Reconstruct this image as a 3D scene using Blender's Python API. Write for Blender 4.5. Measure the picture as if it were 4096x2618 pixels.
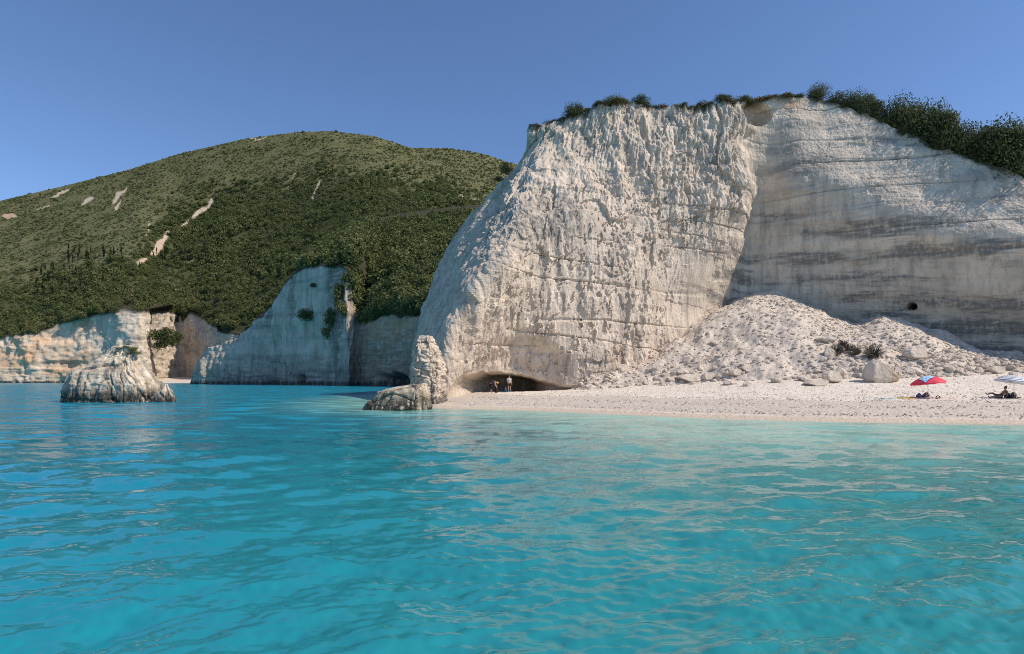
import bpy, bmesh, math, random
import numpy as np
from mathutils import Vector, Matrix, Euler

random.seed(7)
rng = np.random.default_rng(7)
sc = bpy.context.scene
for o in list(bpy.data.objects):
    bpy.data.objects.remove(o)

# ------------------------------------------------------------------ camera, sky, sun, exposure
CAM_H, FPX, HOR = 2.0, 600.0, 379.5          # eye height, focal length in 1024-px, horizon row of the 654-px frame
cd = bpy.data.cameras.new('camera')
cam = bpy.data.objects.new('camera', cd)
sc.collection.objects.link(cam)
cam.location = (0, 0, CAM_H)
cam.rotation_euler = (math.radians(90), 0, 0)
cd.sensor_width = 36.0
cd.lens = 36.0 * FPX / 1024.0
cd.shift_y = (HOR - 327.0) / 1024.0
cd.clip_start = 0.1
cd.clip_end = 20000
sc.camera = cam

SUN_EL, SUN_AZ = math.radians(47), math.radians(18)      # azimuth from +X towards the viewer
SDIR = Vector((math.cos(SUN_EL) * math.cos(SUN_AZ), -math.cos(SUN_EL) * math.sin(SUN_AZ), math.sin(SUN_EL)))
w = bpy.data.worlds.new('World')
sc.world = w
w.use_nodes = True
wn = w.node_tree
wn.nodes.clear()
sky = wn.nodes.new('ShaderNodeTexSky')
sky.sky_type = 'NISHITA'
sky.sun_disc = False
sky.sun_elevation = SUN_EL
sky.sun_rotation = math.radians(90) + SUN_AZ
sky.air_density = 1.0
sky.altitude = 900
sky.dust_density = 0.5
sky.ozone_density = 2.6
tint = wn.nodes.new('ShaderNodeMix')
tint.data_type = 'RGBA'
tint.blend_type = 'MULTIPLY'
tint.inputs[0].default_value = 1.0
tint.inputs[7].default_value = (0.82, 0.93, 1.09, 1)
bgn = wn.nodes.new('ShaderNodeBackground')
bgn.inputs['Strength'].default_value = 0.128
wo = wn.nodes.new('ShaderNodeOutputWorld')
wn.links.new(sky.outputs[0], tint.inputs[6])
wn.links.new(tint.outputs[2], bgn.inputs[0])
wn.links.new(bgn.outputs[0], wo.inputs[0])

ld = bpy.data.lights.new('sun', 'SUN')
ld.energy = 4.0
ld.angle = math.radians(0.53)
ld.color = (1.0, 0.895, 0.76)
lo = bpy.data.objects.new('sun', ld)
lo.rotation_euler = SDIR.to_track_quat('Z', 'Y').to_euler()
lo.location = (60, -40, 90)
sc.collection.objects.link(lo)

sc.view_settings.view_transform = 'Standard'
sc.view_settings.look = 'None'
sc.view_settings.exposure = 0.12
sc.view_settings.gamma = 1.0
sc.view_settings.use_curve_mapping = False
sc.render.engine = 'CYCLES'
sc.cycles.use_denoising = True
sc.cycles.filter_width = 0.95
sc.cycles.denoiser = 'OPENIMAGEDENOISE'
sc.cycles.denoising_input_passes = 'RGB_ALBEDO_NORMAL'
sc.cycles.denoising_prefilter = 'NONE'
sc.cycles.max_bounces = 8
sc.cycles.diffuse_bounces = 4
sc.cycles.glossy_bounces = 3
sc.cycles.transparent_max_bounces = 8
sc.cycles.caustics_reflective = False
sc.cycles.caustics_refractive = False
sc.cycles.sample_clamp_indirect = 6.0

# ------------------------------------------------------------------ numeric helpers
_perm = np.random.default_rng(3).permutation(256)
_perm = np.concatenate([_perm, _perm, _perm])
_g = np.random.default_rng(4).normal(size=(256, 3)).astype(np.float32)
_g /= np.linalg.norm(_g, axis=1)[:, None]


def pn(x, y, z):
    """gradient noise, about -0.7..0.7"""
    x = np.asarray(x, np.float32); y = np.asarray(y, np.float32); z = np.asarray(z, np.float32)
    x, y, z = np.broadcast_arrays(x, y, z)
    xi = np.floor(x); yi = np.floor(y); zi = np.floor(z)
    fx = x - xi; fy = y - yi; fz = z - zi
    X = xi.astype(np.int32) & 255; Y = yi.astype(np.int32) & 255; Z = zi.astype(np.int32) & 255
    u = fx * fx * fx * (fx * (fx * 6 - 15) + 10)
    v = fy * fy * fy * (fy * (fy * 6 - 15) + 10)
    t = fz * fz * fz * (fz * (fz * 6 - 15) + 10)

    def gr(a, b, c):
        h = _perm[_perm[_perm[X + a] + Y + b] + Z + c]
        g = _g[h]
        return g[..., 0] * (fx - a) + g[..., 1] * (fy - b) + g[..., 2] * (fz - c)
    x00 = gr(0, 0, 0) * (1 - u) + gr(1, 0, 0) * u
    x10 = gr(0, 1, 0) * (1 - u) + gr(1, 1, 0) * u
    x01 = gr(0, 0, 1) * (1 - u) + gr(1, 0, 1) * u
    x11 = gr(0, 1, 1) * (1 - u) + gr(1, 1, 1) * u
    return (x00 * (1 - v) + x10 * v) * (1 - t) + (x01 * (1 - v) + x11 * v) * t


def fbm(x, y, z, octv=4, gain=0.5, ridged=False):
    s = 0; a = 1.0; f = 1.0; tot = 0
    for i in range(octv):
        n = pn(x * f + 17.3 * i, y * f - 9.1 * i, z * f + 4.7 * i)
        if ridged:
            n = 0.5 - np.abs(n) * 1.6
        s = s + n * a; tot += a; a *= gain; f *= 2.03
    return s / tot


def cell2(u, v, seed=0.0):
    """2-D cellular noise: nearest and second distance, and a random number per cell"""
    u = np.asarray(u, np.float32); v = np.asarray(v, np.float32)
    iu = np.floor(u); iv = np.floor(v)
    f1 = np.full(u.shape, 9.0, np.float32); f2 = f1.copy(); hid = np.zeros(u.shape, np.float32)
    for a in (-1, 0, 1):
        for b in (-1, 0, 1):
            cu = iu + a; cv = iv + b
            h = np.sin(cu * 127.1 + cv * 311.7 + seed * 17.0) * 43758.547
            h1 = h - np.floor(h)
            h = np.sin(cu * 269.5 + cv * 183.3 + seed * 31.0) * 24634.633
            h2 = h - np.floor(h)
            d = np.hypot(cu + 0.15 + 0.7 * h1 - u, cv + 0.15 + 0.7 * h2 - v)
            m = d < f1
            f2 = np.where(m, f1, np.minimum(f2, d))
            hid = np.where(m, np.modf(h1 * 7.31 + h2 * 3.77)[0], hid)
            f1 = np.where(m, d, f1)
    return f1, f2, hid


def ss(a, b, x):
    t = np.clip((x - a) / (b - a), 0, 1)
    return t * t * (3 - 2 * t)


def W(px, py, d):
    """photograph position (4096 wide) at distance d -> a place in the world"""
    return ((px / 4 - 512) / FPX * d, d, CAM_H + (HOR - py / 4) / FPX * d)


def pxpy(P):
    d = np.maximum(P[..., 1], 0.1)
    return (512 + FPX * P[..., 0] / d) * 4, (HOR - FPX * (P[..., 2] - CAM_H) / d) * 4


def catmull(P, n, dens=None):
    """resample the first axis of P by chord-length catmull-rom to n samples"""
    P = np.asarray(P, np.float64)
    k = P.shape[0]
    ref = P.reshape(k, -1)
    seg = np.linalg.norm(np.diff(ref, axis=0), axis=1) / math.sqrt(max(1, ref.shape[1] // 3))
    seg = np.maximum(seg, 1e-4)
    cs = np.concatenate([[0], np.cumsum(seg)])
    t = np.linspace(0, cs[-1], n)
    if dens is not None:                                         # sample some spans more finely than others
        cw = np.concatenate([[0], np.cumsum(seg * np.asarray(dens, float)[:k - 1])])
        t = np.interp(np.linspace(0, cw[-1], n), cw, cs)
    i = np.clip(np.searchsorted(cs, t, side='right') - 1, 0, k - 2)
    h = (cs[i + 1] - cs[i])
    u = (t - cs[i]) / h
    m = np.zeros_like(ref)
    m[1:-1] = 0.5 * ((ref[1:-1] - ref[:-2]) / seg[:-1, None] + (ref[2:] - ref[1:-1]) / seg[1:, None])
    m[0] = (ref[1] - ref[0]) / seg[0]; m[-1] = (ref[-1] - ref[-2]) / seg[-1]
    u = u[:, None]; h = h[:, None]
    r = ((2 * u ** 3 - 3 * u ** 2 + 1) * ref[i] + (u ** 3 - 2 * u ** 2 + u) * h * m[i]
         + (-2 * u ** 3 + 3 * u ** 2) * ref[i + 1] + (u ** 3 - u ** 2) * h * m[i + 1])
    return r.reshape((n,) + P.shape[1:])


def lin_resample(pts, n):
    pts = np.asarray(pts, np.float64)
    seg = np.linalg.norm(np.diff(pts, axis=0), axis=1)
    cs = np.concatenate([[0], np.cumsum(np.maximum(seg, 1e-6))])
    t = np.linspace(0, cs[-1], n)
    return np.stack([np.interp(t, cs, pts[:, j]) for j in range(pts.shape[1])], 1)


def sheet(columns, nu, nv, m=14, dens=None):
    cols = np.stack([lin_resample(c, m) for c in columns])        # k, m, 3
    a = catmull(cols, nu, dens)                                         # nu, m, 3
    b = catmull(np.swapaxes(a, 0, 1), nv)                         # nv, nu, 3
    return np.swapaxes(b, 0, 1)


def normals(P, flip=False):
    du = np.gradient(P, axis=0); dv = np.gradient(P, axis=1)
    n = np.cross(du, dv)
    n /= np.maximum(np.linalg.norm(n, axis=2), 1e-9)[..., None]
    return -n if flip else n


def blur(A, r):
    """separable box blur along both axes (three passes)"""
    for _ in range(2):
        for ax in (0, 1):
            k = 2 * r + 1
            pad = [(0, 0)] * A.ndim
            pad[ax] = (r + 1, r)
            c = np.cumsum(np.pad(A, pad, mode='edge'), axis=ax)
            sl1 = [slice(None)] * A.ndim; sl2 = [slice(None)] * A.ndim
            sl1[ax] = slice(k, None); sl2[ax] = slice(0, -k)
            A = (c[tuple(sl1)] - c[tuple(sl2)]) / k
    return A


# ------------------------------------------------------------------ scene helpers
COL = sc.collection


def raw_mesh(name, V, F, attrs=None, smooth=True, wrap=None):
    """V (n,3), F (m,3|4) arrays -> mesh data"""
    V = np.ascontiguousarray(V, np.float32).reshape(-1, 3)
    F = np.ascontiguousarray(F, np.int32)
    me = bpy.data.meshes.new(name)
    me.vertices.add(len(V))
    me.vertices.foreach_set('co', V.ravel())
    k = F.shape[1]
    me.loops.add(F.size)
    me.loops.foreach_set('vertex_index', F.ravel())
    me.polygons.add(len(F))
    me.polygons.foreach_set('loop_start', np.arange(0, F.size, k, dtype=np.int32))
    me.polygons.foreach_set('loop_total', np.full(len(F), k, np.int32))
    me.polygons.foreach_set('use_smooth', np.full(len(F), smooth, bool))
    me.update(calc_edges=True)
    for nme, val in (attrs or {}).items():
        a = me.attributes.new(nme, 'FLOAT', 'POINT')
        a.data.foreach_set('value', np.ascontiguousarray(val, np.float32).ravel())
    return me


def grid_faces(nu, nv, closed_u=False):
    idx = np.arange(nu * nv).reshape(nu, nv)
    if closed_u:
        idx = np.concatenate([idx, idx[:1]], 0)
    a = idx[:-1, :-1].ravel(); b = idx[1:, :-1].ravel(); c = idx[1:, 1:].ravel(); d = idx[:-1, 1:].ravel()
    return np.stack([a, b, c, d], 1)


def link(o, parent=None):
    COL.objects.link(o)
    if parent is not None:
        o.parent = parent
    return o


def obj(name, me, mat=None, parent=None):
    o = bpy.data.objects.new(name, me)
    if mat is not None and not me.materials:
        me.materials.append(mat)
    return link(o, parent)


def tag(o, label=None, cat=None, group=None, kind=None):
    if label: o['label'] = label
    if cat: o['category'] = cat
    if group: o['group'] = group
    if kind: o['kind'] = kind
    return o


def empty(name, loc=(0, 0, 0), rz=0.0):
    o = bpy.data.objects.new(name, None)
    o.location = loc
    o.rotation_euler = (0, 0, rz)
    o.empty_display_size = 0.2
    return link(o)


def copy_tree(o, parent=None):
    c = o.copy()
    COL.objects.link(c)
    c.parent = parent
    for ch in list(o.children):
        copy_tree(ch, c)
    return c


class MB:
    """collects boxes, tubes and free faces into one mesh"""
    def __init__(s):
        s.v = []; s.f = []

    def add(s, V, F):
        n = len(s.v)
        s.v += [tuple(p) for p in V]
        s.f += [tuple(i + n for i in f) for f in F]

    def tube(s, pts, rad, seg=8, cap=True):
        pts = [Vector(p) for p in pts]
        rad = list(rad) if hasattr(rad, '__len__') else [rad] * len(pts)
        rings = []
        up = Vector((0.31, 0.17, 0.93))
        for i, p in enumerate(pts):
            t = (pts[min(i + 1, len(pts) - 1)] - pts[max(i - 1, 0)]).normalized()
            if abs(t.dot(up)) > 0.97:
                up = Vector((1, 0.1, 0))
            a = t.cross(up).normalized(); b = t.cross(a).normalized()
            rings.append([p + (a * math.cos(2 * math.pi * k / seg) + b * math.sin(2 * math.pi * k / seg)) * rad[i] for k in range(seg)])
        V = [q for r in rings for q in r]
        F = []
        for i in range(len(pts) - 1):
            for k in range(seg):
                F.append((i * seg + k, i * seg + (k + 1) % seg, (i + 1) * seg + (k + 1) % seg, (i + 1) * seg + k))
        if cap:
            F.append(tuple(range(seg))[::-1]); F.append(tuple((len(pts) - 1) * seg + k for k in range(seg)))
        s.add(V, F)
        return s

    def ellipsoid(s, c, r, nu=12, nv=8, f=None):
        V = []; F = []
        for j in range(nv + 1):
            th = math.pi * j / nv
            for i in range(nu):
                ph = 2 * math.pi * i / nu
                p = Vector((math.sin(th) * math.cos(ph), math.sin(th) * math.sin(ph), math.cos(th)))
                k = f(p) if f else 1.0
                V.append((c[0] + p.x * r[0] * k, c[1] + p.y * r[1] * k, c[2] + p.z * r[2] * k))
        for j in range(nv):
            for i in range(nu):
                F.append((j * nu + i, j * nu + (i + 1) % nu, (j + 1) * nu + (i + 1) % nu, (j + 1) * nu + i))
        s.add(V, F)
        return s

    def build(s, name, mat, parent=None, smooth=True):
        me = bpy.data.meshes.new(name)
        me.from_pydata(s.v, [], s.f)
        me.validate()
        me.polygons.foreach_set('use_smooth', [smooth] * len(me.polygons))
        me.materials.append(mat)
        return obj(name, me, None, parent)


# ------------------------------------------------------------------ materials
def new_mat(name):
    m = bpy.data.materials.new(name)
    m.use_nodes = True
    nt = m.node_tree
    b = nt.nodes['Principled BSDF']
    return m, nt, b


class NT:
    def __init__(s, nt):
        s.nt = nt

    def n(s, typ, **kw):
        nd = s.nt.nodes.new(typ)
        for k, v in kw.items():
            if k.startswith('i_'):
                nd.inputs[k[2:].replace('_', ' ')].default_value = v
            else:
                setattr(nd, k, v)
        return nd

    def l(s, a, b):
        s.nt.links.new(a, b)

    def attr(s, name):
        return s.n('ShaderNodeAttribute', attribute_name=name).outputs['Fac']

    def math(s, op, a, b=None, clamp=False):
        nd = s.n('ShaderNodeMath', operation=op, use_clamp=clamp)
        for i, v in enumerate((a, b)):
            if v is None: continue
            if isinstance(v, (int, float)): nd.inputs[i].default_value = v
            else: s.l(v, nd.inputs[i])
        return nd.outputs[0]

    def mix(s, fac, a, b, blend='MIX'):
        nd = s.n('ShaderNodeMix', data_type='RGBA', blend_type=blend)
        for inp, v in ((nd.inputs[0], fac), (nd.inputs[6], a), (nd.inputs[7], b)):
            if isinstance(v, (int, float)): inp.default_value = v
            elif isinstance(v, tuple): inp.default_value = (*v, 1.0) if len(v) == 3 else v
            else: s.l(v, inp)
        return nd.outputs[2]

    def noise(s, scale, vec=None, detail=4.0, rough=0.55, dist=0.0):
        nd = s.n('ShaderNodeTexNoise')
        nd.inputs['Scale'].default_value = scale
        nd.inputs['Detail'].default_value = detail
        nd.inputs['Roughness'].default_value = rough
        nd.inputs['Distortion'].default_value = dist
        if vec is not None: s.l(vec, nd.inputs['Vector'])
        return nd.outputs['Fac']

    def pos(s, scale=(1, 1, 1)):
        g = s.n('ShaderNodeNewGeometry')
        mp = s.n('ShaderNodeMapping')
        mp.inputs['Scale'].default_value = scale
        s.l(g.outputs['Position'], mp.inputs['Vector'])
        return mp.outputs[0]

    def objpos(s, scale=(1, 1, 1)):
        g = s.n('ShaderNodeTexCoord')
        mp = s.n('ShaderNodeMapping')
        mp.inputs['Scale'].default_value = scale
        s.l(g.outputs['Object'], mp.inputs['Vector'])
        return mp.outputs[0]

    def ramp(s, fac, a, b):
        nd = s.n('ShaderNodeMapRange', clamp=True, interpolation_type='SMOOTHSTEP')
        nd.inputs[1].default_value = a; nd.inputs[2].default_value = b
        s.l(fac, nd.inputs[0])
        return nd.outputs[0]

    def bump(s, h, strength, dist, prev=None):
        nd = s.n('ShaderNodeBump')
        nd.inputs['Strength'].default_value = strength
        nd.inputs['Distance'].default_value = dist
        s.l(h, nd.inputs['Height'])
        if prev is not None: s.l(prev, nd.inputs['Normal'])
        return nd.outputs[0]


def rock_material(name, base, alt, stain_shade, rust, wet, fs=1.0, bump=0.9, obj_space=False):
    """weathered limestone; attributes stain / rust / wet say where the stone is grey, rusty or dark at the water, and hold some painted shade"""
    m, nt, b = new_mat(name)
    N = NT(nt)
    P = N.objpos if obj_space else N.pos
    p = P()
    pv = P((1, 1, 0.22))
    ph = P((0.25, 0.25, 1.5))
    n1 = N.noise(0.35 * fs, p, 5)
    n2 = N.noise(3.0 * fs, pv, 5, 0.65)
    n3 = N.noise(9.0 * fs, p, 4, 0.6)
    n4 = N.noise(2.2 * fs, ph, 4, 0.6)
    c = N.mix(N.ramp(n1, 0.35, 0.68), base, alt)
    dark = tuple(v * 0.74 for v in alt)
    n5 = N.noise(1.1 * fs, P((1, 1, 0.12)), 5, 0.7)
    c = N.mix(N.math('MULTIPLY', N.ramp(n5, 0.46, 0.64), 0.80), c, dark)
    c = N.mix(N.math('MULTIPLY', N.ramp(n3, 0.50, 0.72), 0.55), c, dark)
    st = N.math('MULTIPLY', N.attr('stain_shade'), N.ramp(N.math('ADD', N.math('MULTIPLY', n2, 0.6), N.math('MULTIPLY', n4, 0.6)), 0.36, 0.68))
    c = N.mix(st, c, stain_shade)
    ru = N.math('MULTIPLY', N.attr('rust'), N.ramp(n2, 0.30, 0.62))
    c = N.mix(ru, c, rust)
    c = N.mix(N.attr('soil'), c, (0.055, 0.050, 0.028))
    we = N.math('MULTIPLY', N.attr('wet'), N.ramp(n2, 0.25, 0.55))
    c = N.mix(we, c, wet)
    N.l(c, b.inputs['Base Color'])
    b.inputs['Roughness'].default_value = 0.93
    b.inputs['Specular IOR Level'].default_value = 0.2
    bm = N.bump(n2, bump, 0.12 / fs)
    bm = N.bump(n3, bump, 0.05 / fs, bm)
    N.l(bm, b.inputs['Normal'])
    return m


M = {}
M['white_rock'] = rock_material('white_limestone', (0.77, 0.645, 0.52), (0.63, 0.525, 0.42), (0.235, 0.212, 0.185), (0.46, 0.27, 0.14), (0.13, 0.12, 0.105))
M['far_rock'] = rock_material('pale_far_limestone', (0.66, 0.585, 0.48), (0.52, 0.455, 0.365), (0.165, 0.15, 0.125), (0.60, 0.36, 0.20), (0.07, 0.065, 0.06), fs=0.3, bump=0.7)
M['far_lit_rock'] = rock_material('sunlit_far_limestone', (0.76, 0.65, 0.52), (0.62, 0.51, 0.39), (0.21, 0.19, 0.16), (0.66, 0.36, 0.17), (0.08, 0.07, 0.06), fs=0.3, bump=0.8)  # sunlit copy of the far limestone: sunlight put into a brighter base colour
M['stack_rock'] = rock_material('stack_limestone', (0.80, 0.67, 0.51), (0.66, 0.55, 0.42), (0.21, 0.19, 0.165), (0.46, 0.33, 0.17), (0.055, 0.048, 0.04), fs=1.4)
M['boulder'] = rock_material('boulder_limestone', (0.70, 0.60, 0.49), (0.59, 0.505, 0.41), (0.3, 0.29, 0.28), (0.42, 0.27, 0.14), (0.3, 0.27, 0.24), fs=2.2, obj_space=True)
M['scree'] = rock_material('scree_dust', (0.72, 0.62, 0.515), (0.63, 0.54, 0.45), (0.42, 0.40, 0.37), (0.45, 0.36, 0.24), (0.2, 0.18, 0.15), fs=1.8, bump=1.0)


def simple_mat(name, col, rough=0.7, var=0.12, scale=8.0, spec=0.3, bump=0.0):
    m, nt, b = new_mat(name)
    N = NT(nt)
    n = N.noise(scale, N.objpos(), 4)
    lo_ = tuple(v * (1 - var) for v in col); hi_ = tuple(min(1, v * (1 + var)) for v in col)
    N.l(N.mix(N.ramp(n, 0.3, 0.7), lo_, hi_), b.inputs['Base Color'])
    b.inputs['Roughness'].default_value = rough
    b.inputs['Specular IOR Level'].default_value = spec
    if bump: N.l(N.bump(n, bump, 0.02), b.inputs['Normal'])
    return m


def leaf_material(name, c1, c2, c3):
    m, nt, b = new_mat(name)
    N = NT(nt)
    oi = N.n('ShaderNodeObjectInfo')
    r = oi.outputs['Random']
    n = N.noise(1.3, N.objpos(), 3)
    n2 = N.noise(0.035, N.pos(), 3)
    c = N.mix(N.ramp(n, 0.3, 0.7), c1, c2)
    c = N.mix(N.math('MULTIPLY', N.math('POWER', r, 1.6), 0.75), c, c3)
    c = N.mix(N.ramp(n2, 0.38, 0.66), c, N.mix(0.75, c, c3))
    N.l(c, b.inputs['Base Color'])
    b.inputs['Roughness'].default_value = 0.65
    b.inputs['Specular IOR Level'].default_value = 0.25
    tr = N.n('ShaderNodeBsdfTranslucent')
    N.l(N.mix(0.5, c, (0.10, 0.14, 0.03)), tr.inputs[0])
    mx = N.n('ShaderNodeMixShader')
    mx.inputs[0].default_value = 0.32
    N.l(b.outputs[0], mx.inputs[1]); N.l(tr.outputs[0], mx.inputs[2])
    N.l(mx.outputs[0], nt.nodes['Material Output'].inputs[0])
    return m


M['leaf'] = leaf_material('maquis_leaves', (0.090, 0.115, 0.036), (0.140, 0.166, 0.054), (0.205, 0.200, 0.080))
M['leaf_dark'] = leaf_material('evergreen_leaves', (0.056, 0.080, 0.030), (0.098, 0.124, 0.043), (0.165, 0.180, 0.060))
M['leaf_shrub'] = leaf_material('low_scrub_leaves', (0.082, 0.105, 0.038), (0.116, 0.136, 0.052), (0.172, 0.170, 0.082))
M['cypress'] = leaf_material('cypress_needles', (0.018, 0.030, 0.014), (0.028, 0.044, 0.020), (0.045, 0.062, 0.026))
M['dry'] = leaf_material('dry_twigs', (0.13, 0.095, 0.055), (0.19, 0.14, 0.085), (0.24, 0.19, 0.12))
M['grass'] = leaf_material('stack_grass', (0.30, 0.27, 0.10), (0.40, 0.35, 0.15), (0.46, 0.40, 0.20))
M['bark'] = simple_mat('bark', (0.13, 0.10, 0.075), 0.9, 0.3, 6)
M['soil'] = simple_mat('turf_edge_soil', (0.15, 0.085, 0.05), 0.95, 0.4, 3, bump=0.8)

# ------------------------------------------------------------------ ground: beach shape
SHORE = np.array([(-12, 75), (-10.4, 58), (-8.2, 50.0), (-6.6, 45.5), (-4.4, 42.4), (-1.5, 41.0), (0.9, 40), (3.8, 37.7), (6.6, 35.2), (11.1, 31.4), (15.3, 29.3),
                  (19.4, 28.2), (23.4, 27.4), (32, 26), (45, 23.5), (75, 19)], float)
SHORE = np.stack([np.interp(np.linspace(0, 1, 70), np.linspace(0, 1, 400), v) for v in catmull(SHORE, 400).T], 1)


def shore_dist(x, y):
    """signed distance to the waterline: positive on land"""
    x = np.asarray(x, float); y = np.asarray(y, float)
    sh = x.shape
    q = np.stack([x.ravel(), y.ravel()], 1)
    best = np.full(len(q), 1e9); sign = np.ones(len(q))
    for a, b in zip(SHORE[:-1], SHORE[1:]):
        ab = b - a
        t = np.clip(((q - a) @ ab) / (ab @ ab), 0, 1)
        dv = q - (a + t[:, None] * ab)
        d2 = (dv ** 2).sum(1)
        m = d2 < best
        best[m] = d2[m]
        cr = ab[0] * dv[:, 1] - ab[1] * dv[:, 0]
        sign[m] = np.sign(cr[m])
    sign[sign == 0] = 1
    return (np.sqrt(best) * sign).reshape(sh)


_BD = [-60, -14, -5, -1.5, 0, 1.2, 3, 6, 8.2, 9.6, 12, 16, 20, 26, 34, 45, 60]
_BZ = [-5.0, -2.2, -0.85, -0.22, 0.0, 0.10, 0.25, 0.55, 0.76, 0.74, 0.74, 0.88, 1.15, 2.05, 3.2, 4.5, 5]


def beach_z(x, y, D=None):
    if D is None: D = shore_dist(x, y)
    z = np.interp(D, _BD, _BZ)
    left = ss(8, -4, np.asarray(x, float))                 # lower and flatter towards the cave
    z = np.where(D > 8, z * (1 - 0.12 * left), z)
    z = z + ss(3, 12, D) * 0.14 * pn(np.asarray(x) * 0.18, np.asarray(y) * 0.18, 3.3)
    return z


CONES = [(30.2, 72.8, 13.8, 0.62), (24.5, 71.0, 9.8, 0.62), (40.8, 66.6, 10.0, 0.60), (35.6, 70.0, 10.3, 0.60), (18.6, 67.2, 6.6, 0.55), (13.0, 64.3, 4.4, 0.5), (49.2, 60.0, 5.2, 0.5),
         (45.2, 63.6, 7.3, 0.58), (33.0, 60.0, 6.4, 0.62), (27.5, 62.5, 6.6, 0.62), (51, 54, 4.9, 0.6), (58, 47, 5, 0.5)]


def scree_z(x, y):
    x = np.asarray(x, float); y = np.asarray(y, float)
    k = 1.6
    acc = 0
    for ax, ay, az, sl in CONES:
        r = np.sqrt((x - ax) ** 2 + (y - ay) ** 2 + 1.2)
        v = az - sl * r
        acc = acc + np.exp(np.clip(v * k, -40, 40))
    z = np.log(acc + 1e-12) / k
    lump = fbm(x * 0.22, y * 0.22, 5.5, 4, 0.55) * 2.2 + fbm(x * 0.9, y * 0.9, 1.5, 3, 0.6) * 0.5
    return z + lump * 0.9 - 0.1


def ground_z(x, y):
    return np.maximum(beach_z(x, y), scree_z(x, y))


def hit(px, py, d0=20.0, d1=75.0):
    """where the line of sight meets the beach or the rockfall"""
    d = np.linspace(d0, d1, 700)
    X = (px / 4 - 512) / FPX * d
    Z = CAM_H + (HOR - py / 4) / FPX * d
    g = ground_z(X, d)
    i = np.argmax(g >= Z)
    if g[i] < Z[i]: i = len(d) - 1
    return float(X[i]), float(d[i]), float(g[i])

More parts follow.
